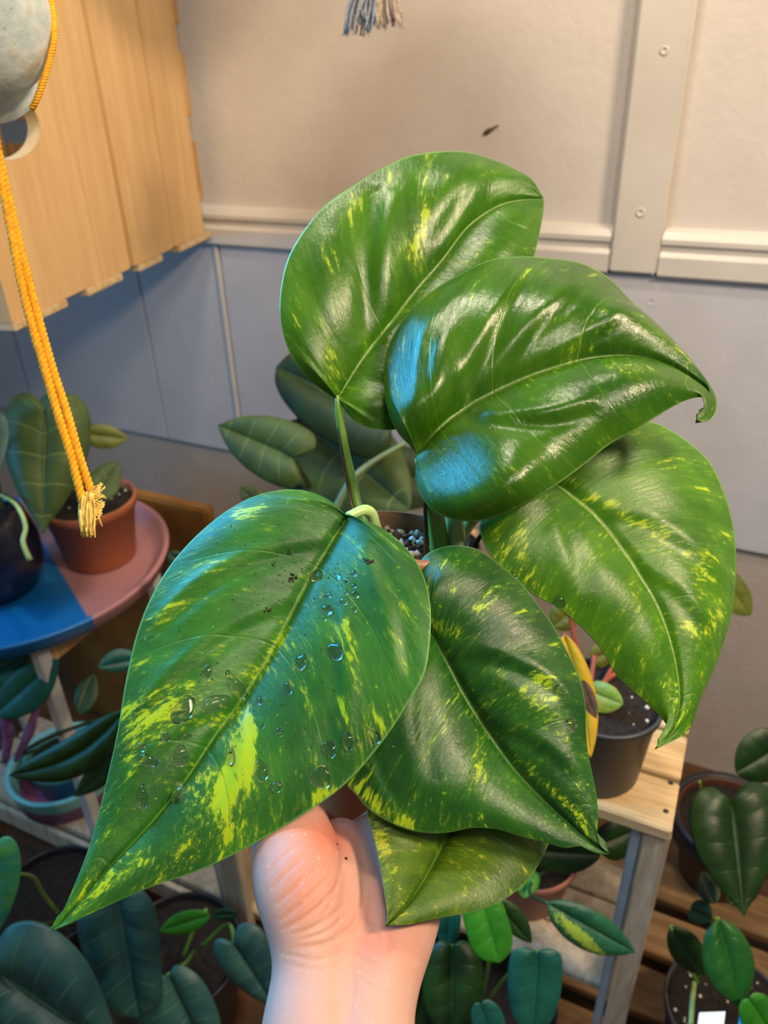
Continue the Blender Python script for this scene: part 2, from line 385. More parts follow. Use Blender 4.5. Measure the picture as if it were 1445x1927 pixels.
def bgleaf(parent, mat, J, T, w, shape=HEART, bend=0, fold=0.0, bow=.0, nv=6, res=(60, 14), name='leaf', dome=.006, quilt=.0006, label=None, wr=None, **kw):
    """J stem end, T tip (px,py,depth); w half width px (left, right of the axis walking to the tip); bend px sideways; fold depth at edges"""
    J, T = np.array(J, float), np.array(T, float); d = T-J; n2 = np.array([-d[1], d[0]])/np.hypot(d[0], d[1])
    wl, wr = (w if isinstance(w, tuple) else (w, w))
    fl = fold if isinstance(fold, tuple) else (fold, fold)
    def pt(a, l, sg, wid, fo):
        p = J + d*a; k = bend*math.sin(math.pi*max(0, a)); q = p[:2] + n2*(sg*l*wid + k)
        return (q[0], q[1], p[2] + l*fo)
    mid = [pt(a, 0, 1, 0, 0) for a in (0, .2, .4, .6, .8, 1)]
    OLc = [pt(a, l, 1, wl, fl[0]) for a, l in shape]; ORc = [pt(a, l, -1, wr, fl[1]) for a, l in shape]
    return leaf(parent, mat, mid, OLc, ORc, nt_=res[0], ns=res[1], dome=dome, quilt=quilt, nv=nv, thick=.0006, name=name, label=label, **kw)

# ------------------------------------------------------------ main plant held in the hand
G1 = leaf_mat('leaf_green_large', (.018, .105, .014), (.040, .20, .018), (.42, .60, .012), .56, 26, (.10, .28, .03), 6, .36, .016, mid=(.20, .40, .04), speck=.4, vein_mix=.22)
G2 = leaf_mat('leaf_green_top', (.028, .115, .004), (.062, .20, .006), (.42, .56, .04), .42, 22, (.16, .34, .03), 6, .28, .016, mid=(.20, .38, .04), vein_mix=.25)
G3 = leaf_mat('leaf_green_glossy', (.022, .092, .004), (.050, .155, .005), (.38, .54, .03), .36, 22, (.18, .36, .04), 6, .22, .016, mid=(.20, .36, .05), vein_mix=.25)
G4 = leaf_mat('leaf_green_deep', (.010, .065, .010), (.028, .135, .012), (.42, .62, .02), .50, 26, (.08, .24, .03), 6, .30, .016, mid=(.14, .32, .03), speck=.35, vein_mix=.25)
G5 = leaf_mat('leaf_green_right', (.036, .145, .005), (.082, .25, .007), (.48, .66, .03), .52, 26, (.16, .36, .03), 6, .32, .016, mid=(.30, .46, .05), speck=.3, vein_mix=.22)
G6 = leaf_mat('leaf_green_low', (.030, .095, .005), (.085, .17, .006), (.42, .46, .012), .50, 26, (.12, .24, .03), 6, .34, .016, mid=(.10, .26, .04), speck=.3, vein_mix=.3)
rimc = P(770, 1005, .447); botc = P(690, 1492, .500)
axis = rimc-botc; hp = np.linalg.norm(axis); axis /= hp
plant = empty('potted_pothos', botc, 'large-leaved marbled green pothos in a reddish pot held up in the hand', 'plant')
rt, rb = .0430, .0350
prof = [(0, .002), (rb-.003, .002), (rb, 0.0), (rb+.001, .004), (rt-.006, hp-.022), (rt-.001, hp-.021), (rt, hp-.003), (rt-.001, hp), (rt-.0028, hp), (rt-.0035, hp-.004), (rt-.006, hp-.02), (rb-.002, .006)]
v, f = lathe_vf(prof[:7], botc, axis, 72); pot = mkobj('pot', v, f, MT['pot_red'], plant, True)
v, f = lathe_vf(prof[6:], botc, axis, 72); mkobj('pot_rim', v, f, MT['pot_rim'], plant, True)
# soil surface
def disc_vf(c, ax, r, rings=16, seg=48, amp=.002, rs=rng, dome=.0):
    ax = np.asarray(ax, float); ax = ax/np.linalg.norm(ax); a = np.cross(ax, [0, 1, .1]); a /= np.linalg.norm(a); b = np.cross(ax, a)
    V = [np.asarray(c)+ax*dome]; Fc = []
    for i in range(1, rings+1):
        for k in range(seg):
            t = 2*math.pi*k/seg; rr = r*i/rings
            V.append(np.asarray(c) + rr*(math.cos(t)*a+math.sin(t)*b) + ax*(rs.uniform(-amp, amp) + dome*(1-(i/rings)**2)))
    for k in range(seg): Fc.append((0, 1+k, 1+(k+1) % seg))
    for i in range(rings-1):
        for k in range(seg):
            p = 1+i*seg+k; q = 1+i*seg+(k+1) % seg; Fc.append((p, p+seg, q+seg, q))
    return V, Fc
sc = botc + axis*(hp-.012)
v, f = disc_vf(sc, axis, rt-.005, 24, 72, .0018); mkobj('soil', v, f, MT['soil_main'], plant, True, attrs=None)
def chunk_vf(c, r, rs=rng):
    bm = bmesh.new(); bmesh.ops.create_icosphere(bm, subdivisions=2, radius=1)
    sx = rs.uniform(.7, 1.25, 3)*r; ph = rs.uniform(0, 6, 3)
    V = []
    for x in bm.verts:
        c0 = np.array(x.co); k = 1+.22*math.sin(c0[0]*4+ph[0])*math.cos(c0[1]*3.5+ph[1])+.12*math.sin(c0[2]*7+ph[2]); V.append(np.asarray(c)+c0*sx*k)
    bm.verts.index_update(); Fc = [[q.index for q in fc.verts] for fc in bm.faces]; bm.free(); return V, Fc
a_ = np.cross(axis, [0, 1, .1]); a_ /= np.linalg.norm(a_); b_ = np.cross(axis, a_)
def soil_chunks(n, smin, smax, c, ra, a, b, ax):
    out = []
    for i in range(n):
        r = ra*math.sqrt(rng.uniform(0, 1)); t = rng.uniform(0, 6.28); s = rng.uniform(smin, smax)
        out.append(chunk_vf(np.asarray(c)+r*(math.cos(t)*a+math.sin(t)*b)+ax*s*.5, s))
    return join_vf(out)
v, f = soil_chunks(120, .0009, .0026, sc, .042, a_, b_, axis); tag(mkobj('perlite', v, f, MT['perlite'], plant, True), kind='stuff')
v, f = soil_chunks(130, .0010, .0028, sc, .043, a_, b_, axis); tag(mkobj('bark_chips', v, f, plain('bark_chip', (.22, .10, .05), .85, .4, 200, .8, .002), plant, True), kind='stuff')
for (x, y, d, s) in ((742, 985, .50, .0034), (787, 990, .505, .0038), (752, 1005, .49, .0026), (772, 1028, .48, .0026), (882, 1024, .5, .0024), (760, 1040, .475, .0024), (775, 1006, 0, .0018), (738, 1003, 0, .0018), (765, 990, 0, .0016), (783, 1046, 0, .0026), (790, 1022, 0, .0018), (748, 1024, 0, .0018)):
    # sit the larger pieces on the soil plane
    r = ray(x, y); q = CAM + r*((sc-CAM).dot(axis)/r.dot(axis)); v, f = chunk_vf(q+axis*s*.4, s); mkobj('perlite_stone', v, f, MT['perlite'], plant, True)

# leaf 2 (top)
leaf(plant, G2,
  [(634,752,.455),(651,725,.458),(686,671,.463),(732,613,.470),(783,547,.480),(833,489,.488),(880,427,.497),(934,388,.503),(977,375,.508),(1023,373,.513)],
  [(634,752,.455),(616,740,.452),(574,706,.448),(543,659,.446),(528,601,.448),(529,543,.452),(543,485,.458),(570,438,.464),(612,388,.472),(667,349,.480),(717,318,.488),(771,293,.495),(829,284,.502),(880,286,.507),(926,301,.511),(965,318,.514),(1000,339,.515),(1023,373,.513)],
  [(634,752,.455),(645,764,.453),(655,779,.451),(678,799,.449),(713,808,.449),(752,806,.452),(800,785,.457),(855,735,.465),(905,665,.474),(950,595,.484),(990,535,.493),(1006,477,.500),(1017,425,.507),(1022,395,.511),(1023,373,.513)],
  dome=.008, quilt=.0017, nv=6, lobe=.16, mp=1.6, groove=.002, sidecurve=.1, wave=.001, seed=2, key='l2', ridges=[([(725,350),(712,430),(706,540),(706,650)],26,.0032,1),([(620,430),(612,520),(622,640)],16,.0008,0),([(770,420),(745,520),(718,640)],16,.0012,0),([(900,330),(870,390),(820,470)],18,.0012,1)], label='topmost leaf of the plant, standing upright and facing forward',
  blobs=[(790,440,14,80,18,2.6),(810,330,22,45,40,1.6),(690,365,60,22,-30,1.3),(625,680,16,70,-12,1.6),(640,500,60,90,0,.2),(750,640,60,10,-30,.6),(900,380,120,60,0,-.5)])
# leaf 3 (glossy, middle right) with curled tip
leaf(plant, G3,
  [(785,858,.425),(822,808,.428),(869,771,.430),(935,733,.430),(1006,702,.430),(1076,679,.430),(1147,667,.430),(1208,669,.430),(1265,686,.428),(1312,714,.425),(1336,735,.422),(1342,765,.418),(1330,786,.415),(1311,791,.412)],
  [(785,858,.425),(780,846,.425),(752,818,.434),(733,780,.440),(723,728,.445),(726,672,.450),(742,629,.454),(775,582,.458),(818,545,.464),(874,512,.461),(926,489,.464),(982,483,.466),(1039,487,.467),(1091,495,.466),(1142,521,.463),(1189,568,.458),(1232,606,.452),(1274,648,.445),(1307,686,.436),(1331,719,.428),(1347,750,.421),(1345,778,.416),(1330,794,.413),(1311,791,.412)],
  [(785,858,.428),(785,869,.429),(782,898,.428),(792,931,.423),(813,959,.416),(846,975,.409),(888,981,.404),(935,973,.401),(992,947,.400),(1048,912,.400),(1100,874,.401),(1147,836,.403),(1199,808,.403),(1241,780,.408),(1288,754,.415),(1324,747,.419),(1334,760,.418),(1328,778,.415),(1311,791,.412)],
  dome=.014, quilt=.0010, nv=6, lobe=.16, mp=1.6, groove=.0028, sidecurve=.1, seed=3, key='l3', facets=[(775,690,70,115,.92,EW*-.52+NW*-.71+ZW*.83),(872,893,135,85,.97,EW*-.50+NW*-.72+ZW*.83)], ridges=[([(1000,500),(935,600),(890,690),(842,775)],20,-.0020,1),([(1110,520),(1010,610),(930,720)],18,-.0014,1),([(1180,590),(1100,640),(1010,695)],16,-.0010,1),([(870,775),(940,790),(1040,785),(1130,760)],20,.0022,1),([(850,560),(800,650),(790,790)],18,-.0012,1)], label='glossiest leaf, pointing right with a curled tip',
  blobs=[(820,610,60,14,-50,1.0),(835,900,60,14,10,.6),(1090,760,50,30,0,-.6),(960,885,40,18,15,1.3),(1120,640,90,16,-35,1.0),(1290,665,40,18,35,1.6),(1060,510,60,14,-30,1.4),(1150,695,80,10,5,1.0),(740,700,12,60,0,1.0)])
# leaf 5 (right)
leaf(plant, G5,
  [(1036,909,.455),(1052,914,.455),(1087,940,.452),(1130,979,.448),(1169,1030,.443),(1205,1081,.438),(1240,1143,.433),(1263,1206,.428),(1277,1268,.423),(1281,1323,.418),(1268,1372,.413),(1236,1409,.408)],
  [(1036,909,.455),(1045,890,.459),(1075,858,.466),(1125,820,.473),(1180,800,.478),(1226,795,.481),(1263,811,.482),(1302,838,.481),(1337,873,.479),(1361,924,.476),(1377,979,.471),(1384,1034,.465),(1382,1096,.459),(1375,1159,.452),(1353,1233,.443),(1330,1288,.434),(1312,1330,.427),(1300,1366,.421),(1283,1384,.416),(1262,1396,.412),(1236,1409,.408)],
  [(1036,909,.455),(1020,918,.452),(980,935,.447),(930,955,.442),(903,985,.438),(907,1014,.434),(923,1045,.431),(958,1081,.428),(1005,1120,.426),(1048,1143,.425),(1095,1182,.424),(1130,1221,.423),(1161,1272,.422),(1212,1319,.420),(1240,1346,.418),(1259,1374,.415),(1249,1393,.411),(1236,1409,.408)],
  dome=.009, quilt=.0009, nv=6, lobe=.17, mp=1.6, groove=.002, sidecurve=.1, seed=5, key='l5', ridges=[([(1120,960),(1230,990),(1330,1060),(1365,1130)],22,.0016,1),([(1050,930),(1060,1000),(1090,1120)],24,-.0012,1),([(1190,1060),(1280,1120),(1340,1200)],18,.0012,1)], label='broad lime-marbled leaf hanging at the right with a drooping tip',
  blobs=[(1170,965,120,14,32,2.0),(1330,1060,22,50,20,1.3),(1355,1150,14,40,0,1.5),(1300,1180,16,30,-20,2.4),(1330,1190,10,24,0,1.8),(1000,1080,90,20,60,.9),(1180,1270,70,90,60,.5),(1270,1300,30,70,0,.7),(985,1010,14,50,0,1.5),(940,1030,14,60,-10,1.2)])
# leaf 4 (lower centre)
leaf(plant, G4,
  [(806,1180,.3987),(820,1205,.3980),(846,1252,.3950),(878,1312,.3912),(926,1388,.3867),(970,1448,.3822),(1022,1504,.3770),(1074,1552,.3718),(1118,1590,.3672),(1146,1607,.3650)],
  [(806,1180,.3987),(797,1150,.4032),(784,1110,.4078),(783,1070,.4115),(802,1044,.4138),(830,1031,.4153),(862,1027,.4160),(902,1036,.4153),(946,1068,.4130),(982,1100,.4100),(1014,1140,.4070),(1042,1180,.4032),(1070,1232,.3987),(1090,1276,.3950),(1100,1324,.3905),(1104,1400,.3845),(1110,1440,.3808),(1120,1488,.3762),(1125,1532,.3718),(1123,1572,.3680),(1130,1592,.3658),(1146,1607,.3650)],
  [(806,1180,.3987),(790,1215,.3942),(765,1270,.3882),(735,1330,.3822),(700,1385,.3770),(668,1440,.3725),(652,1474,.3702),(670,1496,.3688),(690,1520,.3672),(726,1544,.3658),(770,1562,.3650),(810,1568,.3650),(846,1566,.3650),(886,1558,.3658),(934,1560,.3658),(978,1573,.3650),(1030,1586,.3650),(1062,1595,.3650),(1096,1592,.3658),(1124,1606,.3650),(1146,1607,.3650)],
  dome=.010, quilt=.0008, nv=6, lobe=.17, mp=1.6, groove=.0024, sidecurve=.1, seed=4, key='l4', ridges=[([(840,1230),(940,1240),(1040,1290),(1098,1360)],20,.0016,1),([(800,1220),(780,1340),(800,1480)],24,-.0014,1),([(900,1350),(1010,1400),(1100,1470)],18,.0010,1),([(690,1400),(720,1480),(760,1540)],14,-.0008,1)], label='deep green leaf hanging at the lower centre',
  blobs=[(1030,1285,40,18,40,2.2),(1010,1320,50,16,35,1.2),(840,1185,50,16,25,1.6),(905,1145,22,12,0,2.0),(1040,1490,90,10,45,1.5),(1080,1520,30,12,50,1.2),(720,1520,90,16,35,2.0),(690,1460,20,40,0,.8),(840,1400,20,60,0,.7),(900,1460,10,40,0,1.0),(870,1540,60,16,0,.5),(850,1110,60,10,5,.8)])
# leaf 6 (under leaf 4)
leaf(plant, G6,
  [(884,1478,0.4020),(865,1525,0.3960),(842,1572,0.3878),(822,1612,0.3768),(798,1656,0.3634),(762,1708,0.3480),(728,1741,0.3400)],
  [(884,1478,0.4020),(905,1462,0.4060),(955,1450,0.4100),(1010,1470,0.4100),(1042,1520,0.4060),(1043,1560,0.4010),(1028,1596,0.3924),(1010,1632,0.3828),(986,1664,0.3736),(942,1696,0.3634),(886,1716,0.3570),(822,1728,0.3510),(765,1740,0.3440),(728,1741,0.3400)],
  [(884,1478,0.4020),(862,1462,0.4010),(815,1446,0.3970),(755,1450,0.3910),(708,1480,0.3840),(690,1522,0.3780),(702,1572,0.3708),(714,1624,0.3596),(724,1685,0.3465),(729,1720,0.3410),(728,1741,0.3400)],
  dome=.007, quilt=.0008, nv=6, lobe=.15, mp=1.5, groove=.002, sidecurve=.1, seed=6, key='l6', label='olive-toned leaf tucked lowest, its tip over the palm',
  blobs=[(720,1580,20,60,-15,2.2),(740,1660,14,60,-15,.8),(880,1620,90,60,0,.35),(800,1600,12,50,25,-.5)])
# leaf 1 (largest, left front)
leaf(plant, G1,
  [(652,972,.425),(622,1020,.421),(578,1094,.414),(513,1218,.403),(462,1302,.395),(405,1380,.387),(351,1461,.379),(287,1542,.371),(195,1640,.360),(140,1705,.354),(103,1747,.350),(93,1752,.349)],
  [(652,972,.425),(646,965,.427),(616,940,.431),(573,924,.434),(519,924,.435),(459,943,.433),(395,986,.428),(335,1046,.421),(292,1110,.414),(260,1186,.406),(238,1278,.397),(222,1375,.387),(198,1483,.377),(171,1586,.367),(136,1677,.357),(112,1728,.352),(93,1752,.349)],
  [(652,972,0.4246),(670,978,0.4214),(708,989,0.4151),(751,1019,0.4062),(789,1067,0.3967),(808,1127,0.3868),(810,1191,0.3788),(799,1267,0.3704),(767,1326,0.3674),(719,1397,0.3657),(659,1467,0.3638),(589,1521,0.3625),(492,1580,0.3614),(384,1634,0.3590),(276,1672,0.3560),(168,1720,0.3520),(120,1743,0.3500),(93,1752,0.3490)],
  nt_=220, ns=60, dome=.006, quilt=.0007, nv=6, lobe=.15, mp=1.55, groove=.0022, sidecurve=.1, seed=1, key='l1', ridges=[([(620,1020),(480,1050),(370,1110),(290,1190)],18,-.0016,1),([(560,1130),(430,1190),(330,1270),(260,1350)],18,-.0012,1),([(630,1080),(640,1220),(640,1360),(620,1440)],22,.0012,1),([(690,1020),(740,1150),(760,1280)],22,-.0014,1),([(470,1310),(350,1370),(250,1470)],16,-.0010,1),([(450,1330),(440,1450),(400,1560)],18,.0008,1)], label='largest leaf, at the left front, wet with droplets and specked with soil',
  blobs=[(290,1340,70,34,-25,2.2),(250,1390,18,60,10,1.2),(445,1430,40,90,20,1.2),(420,1500,50,60,0,2.2),(400,1590,90,30,-30,1.2),(512,1220,60,14,-55,2.2),(415,1350,30,20,-50,1.5),(470,1400,12,70,0,1.8),(660,1230,14,90,-8,1.8),(645,1340,16,50,10,1.6),(700,1370,30,50,30,1.2),(180,1680,50,14,-40,1.8),(280,1620,80,30,-30,1.0),(290,1190,30,20,-40,1.0),(640,1180,20,20,0,1.2),(460,965,40,12,0,1.6),(400,1130,110,10,-15,.8),(760,1180,20,60,-10,1.0),(600,1500,60,14,-30,1.2),(500,1130,120,90,-30,-.5)])
# stems
pxtube('petiole', [(634,744,.4525),(637,765,.4535),(641,800,.456),(652,860,.460),(664,910,.462),(673,952,.462),(700,1010,.458),(715,1050,.452)], np.interp(np.linspace(0,1,24),[0,.07,.3,1],[.0010,.0026,.0027,.0034]), MT['stem'], plant)
pxtube('leaf_sheath', [(634,764,.4545),(638,812,.456),(645,860,.458),(653,905,.4595),(661,950,.4595),(680,1000,.457),(700,1040,.452)], [.0016]*24, MT['sheath'], plant, ell=.6)
pxtube('petiole', [(654,972,.4255),(668,966,.428),(684,960,.431),(697,965,.435),(704,985,.440),(716,1020,.444),(735,1055,.446)], np.interp(np.linspace(0,1,24),[0,.3,1],[.0026,.0034,.0040]), MT['stem_pale'], plant)
pxtube('petiole', [(788,862,.426),(798,895,.430),(812,940,.438),(822,990,.443),(828,1040,.446),(826,1075,.446)], np.interp(np.linspace(0,1,24),[0,.3,1],[.0028,.0048,.0062]), MT['stem'], plant)
pxtube('leaf_sheath', [(797,905,.432),(800,960,.436),(802,1010,.440),(803,1072,.442)], np.linspace(.0008, .0018, 24), MT['sheath'], plant)
pxtube('petiole', [(1036,912,.457),(985,928,.462),(925,948,.465),(880,985,.462),(862,1030,.455),(855,1070,.448)], np.interp(np.linspace(0,1,24),[0,.3,1],[.0026,.0038,.0050]), MT['stem_pale'], plant)
pxtube('petiole', [(855,940,.448),(856,985,.448),(860,1020,.448),(864,1075,.446)], [.0054]*24, MT['stem_pale'], plant)
pxtube('petiole', [(808,1184,.402),(818,1120,.409),(830,1070,.413),(838,1046,.425),(845,1075,.442)], [.0035]*24, MT['stem'], plant)
pxtube('petiole', [(884,1480,.404),(930,1350,.418),(928,1200,.425),(915,1090,.432),(892,1040,.44),(868,1070,.445)], [.003]*24, MT['stem'], plant)
pxtube('leaf_sheath', [(925,985,.447),(912,1000,.447),(898,1018,.447),(888,1048,.446)], np.linspace(.0008, .002, 24), MT['sheath'], plant)

# ------------------------------------------------------------ water droplets on the largest leaf
def water():
    m, t, b = nt('water'); b.inputs['Base Color'].default_value = (1, 1, 1, 1); b.inputs['Roughness'].default_value = .0
    b.inputs['IOR'].default_value = 1.33; b.inputs['Transmission Weight'].default_value = 1.0; return m
WM = water()
def hit(key, px, py):
    loc, n, i, d = BVH[key].ray_cast(Vector(CAM), Vector(ray(px, py)).normalized())
    if loc is None: return None, None
    n = np.array(n); n = -n if n.dot(ray(px, py)) > 0 else n
    return np.array(loc), n
def drop(key, x, y, rx, ry, ang, hh, label, group, tail=0):
    c, n = hit(key, x, y)
    if c is None: return
    dpt = (c-CAM).dot(VIEW); s = dpt/F; xr = R @ np.array([1, 0, 0]); yr = R @ np.array([0, -1.0, 0])
    V = []; Fc = []; rings, seg = 8, 24; ca, sa = math.cos(math.radians(ang)), math.sin(math.radians(ang))
    ph = rng.uniform(0, 6.28, 2)
    for layer in (0, 1):
        for i in range(rings+1):
            rr = i/rings
            for k in range(seg):
                t = 2*math.pi*k/seg; w = 1+.10*math.sin(2*t+ph[0])+.07*math.sin(3*t+ph[1])
                ex, ey = rx*rr*w*math.cos(t), ry*rr*w*math.sin(t); ex *= 1-tail*(.5-.5*math.sin(t))
                qx, qy = x+ex*ca-ey*sa, y+ex*sa+ey*ca
                p, nn = hit(key, qx, qy)
                if p is None or (p-c).dot(p-c) > (.03)**2: p = c + (qx-x)*s*xr + (qy-y)*s*yr; p = p - n*(p-c).dot(n)
                h = hh*(max(0, 1-rr**2.4))**.55 if layer == 0 else 0
                V.append(p + n*(.0004 + h))
        b0 = layer*(rings+1)*seg
        for i in range(rings):
            for k in range(seg):
                a, b = b0+i*seg+k, b0+i*seg+(k+1) % seg
                q = (a, a+seg, b+seg, b); Fc.append(q if layer == 0 else q[::-1])
    o = mkobj('water_droplet', V, Fc, WM, None, True)
    bm = bmesh.new(); bm.from_mesh(o.data); bmesh.ops.remove_doubles(bm, verts=bm.verts, dist=1e-6); bmesh.ops.recalc_face_normals(bm, faces=bm.faces); bm.to_mesh(o.data); bm.free()
    o.data.polygons.foreach_set('use_smooth', [True]*len(o.data.polygons))
    tag(o, label, 'droplet', group)
DG = 'water droplets on the largest leaf'
BIG = [('l1',404,1324,26,17,-25,.0022,'largest oval water droplet, left of the midrib near the middle of the biggest leaf',0),
 ('l1',443,1290,14,32,-30,.0022,'long water droplet running down onto the midrib of the biggest leaf',.2),
 ('l1',268,1500,15,24,10,.0022,'bulging water droplet lowest at the left margin of the biggest leaf',.5),
 ('l1',337,1490,14,24,12,.0022,'brownish elongated water droplet sitting on the lower midrib of the biggest leaf',.5),
 ('l1',340,1423,15,20,15,.0012,'flat oval water droplet left of the midrib, right above the brownish midrib droplet',0),
 ('l1',278,1431,19,13,5,.0010,'wide flat water patch left of the midrib, above the lowest left droplet',0),
 ('l1',346,1335,22,30,25,.0007,'irregular flat wet patch just left of the largest oval droplet',.3),
 ('l1',390,1262,11,14,0,.0010,'lone water droplet above the irregular wet patch on the biggest leaf',.3),
 ('l1',568,1246,10,18,8,.0014,'upright rectangular water droplet right of the midrib, middle of the biggest leaf',0),
 ('l1',632,1226,15,17,0,.0012,'round flat water droplet furthest up the right half of the biggest leaf',0),
 ('l1',542,1296,9,13,0,.0012,'small water droplet just under the upright rectangular one',.3),
 ('l1',437,1424,9,18,0,.0020,'narrow hanging water droplet right of the lower midrib',.5),
 ('l1',492,1450,13,24,-8,.0016,'water droplet over a yellow streak, between the narrow hanging one and the round glinting one',.2),
 ('l1',521,1480,11,12,0,.0022,'round glinting water droplet above the lower edge of the biggest leaf',0),
 ('l1',655,1394,12,18,-3,.0022,'tall bright-rimmed water droplet near the right edge of the biggest leaf',0),
 ('l1',621,1409,13,17,0,.0018,'water droplet left of the tall bright-rimmed one, at the end of a pale vein',0),
 ('l1',604,1463,18,24,0,.0010,'broad dark flat water droplet close to the lower right edge',0),
 ('l1',702,1387,14,16,15,.0018,'round water droplet next to the right edge where the centre leaf begins',0),
 ('l1',674,1397,6,8,0,.0014,'tiny water droplet right of the tall bright-rimmed one',0),
 ('l1',596,1084,11,13,40,.0014,'slanting water droplet on the midrib near the stem end of the biggest leaf',0),
 ('l1',617,1148,11,10,0,.0018,'dark glinting water droplet at the bottom left of the upper cluster',0),
 ('l1',312,1387,9,10,0,.0016,'small round water droplet directly under the bright yellow margin patch',0),
 ('l1',348,1386,13,7,-8,.0012,'small flat water droplet left of the midrib beside the small round one',0),
 ('l1',267,1406,10,9,-20,.0012,'small water droplet above the wide flat patch near the left margin',0),
 ('l5',1052,1133,12,14,-25,.0020,'water droplet at the lower left edge of the right-hand leaf',.2),
 ('l4',1074,1363,12,13,0,.0020,'round water droplet near the right edge of the deep green lower leaf',0),
 ('l5',965,1083,9,6,40,.0014,'small water droplet at the left edge of the right-hand leaf, above the larger one',0)]
for k, x, y, rx, ry, a, hh, lb, tl in BIG: drop(k, x, y, rx, ry, a, hh, lb, DG if k == 'l1' else 'water droplets on the other leaves', tl)
for x, y, r in ((638,1086,6),(667,1080,7),(653,1093,5),(641,1105,4),(652,1116,4.5),(667,1103,5),(669,1120,7),(648,1132,8),(620,1121,5.5),(666,1147,6),(611,1165,5),(490,1320,8),(525,1375,6),(494,1366,5)):
    if y < 1200: drop('l1', x, y, r, r*1.05, 0, r*.00012, 'tiny bead of water in the cluster on the biggest leaf just below its stem', 'tiny water beads on the largest leaf')
    else: drop('l1', x, y, r, r*1.05, 0, r*.00012, {490: 'upper of the small beads right of the midrib in the middle of the biggest leaf', 525: 'rightmost small bead right of the midrib, low on the biggest leaf', 494: 'small bead left of the lone rightmost bead, low on the biggest leaf'}[x], 'small beads right of the midrib')
sp = []
for i in range(170):
    x, y = (rng.normal(560, 60), rng.normal(1080, 45)) if i < 110 else (rng.uniform(330, 640), rng.uniform(1050, 1420))
    p, n = hit('l1', x, y)
    if p is not None: sp.append(chunk_vf(p+n*.0003, rng.uniform(.00014, .00042)))
for x, y, r in ((697,1058,.0012),(552,1085,.0014),(546,1040,.0009),(503,1148,.0010),(549,1092,.0010),(514,1062,.0007),(692,1056,.0010)):
    for k in range(5):
        p, n = hit('l1', x+rng.uniform(-6, 6), y+rng.uniform(-4, 4)); sp.append(chunk_vf(p+n*.0003, r*.6))
v, f = join_vf(sp); tag(mkobj('soil_crumbs', v, f, MT['dirt'], None, True), 'dark soil crumbs sprinkled over the upper part of the largest leaf', 'soil', kind='stuff')

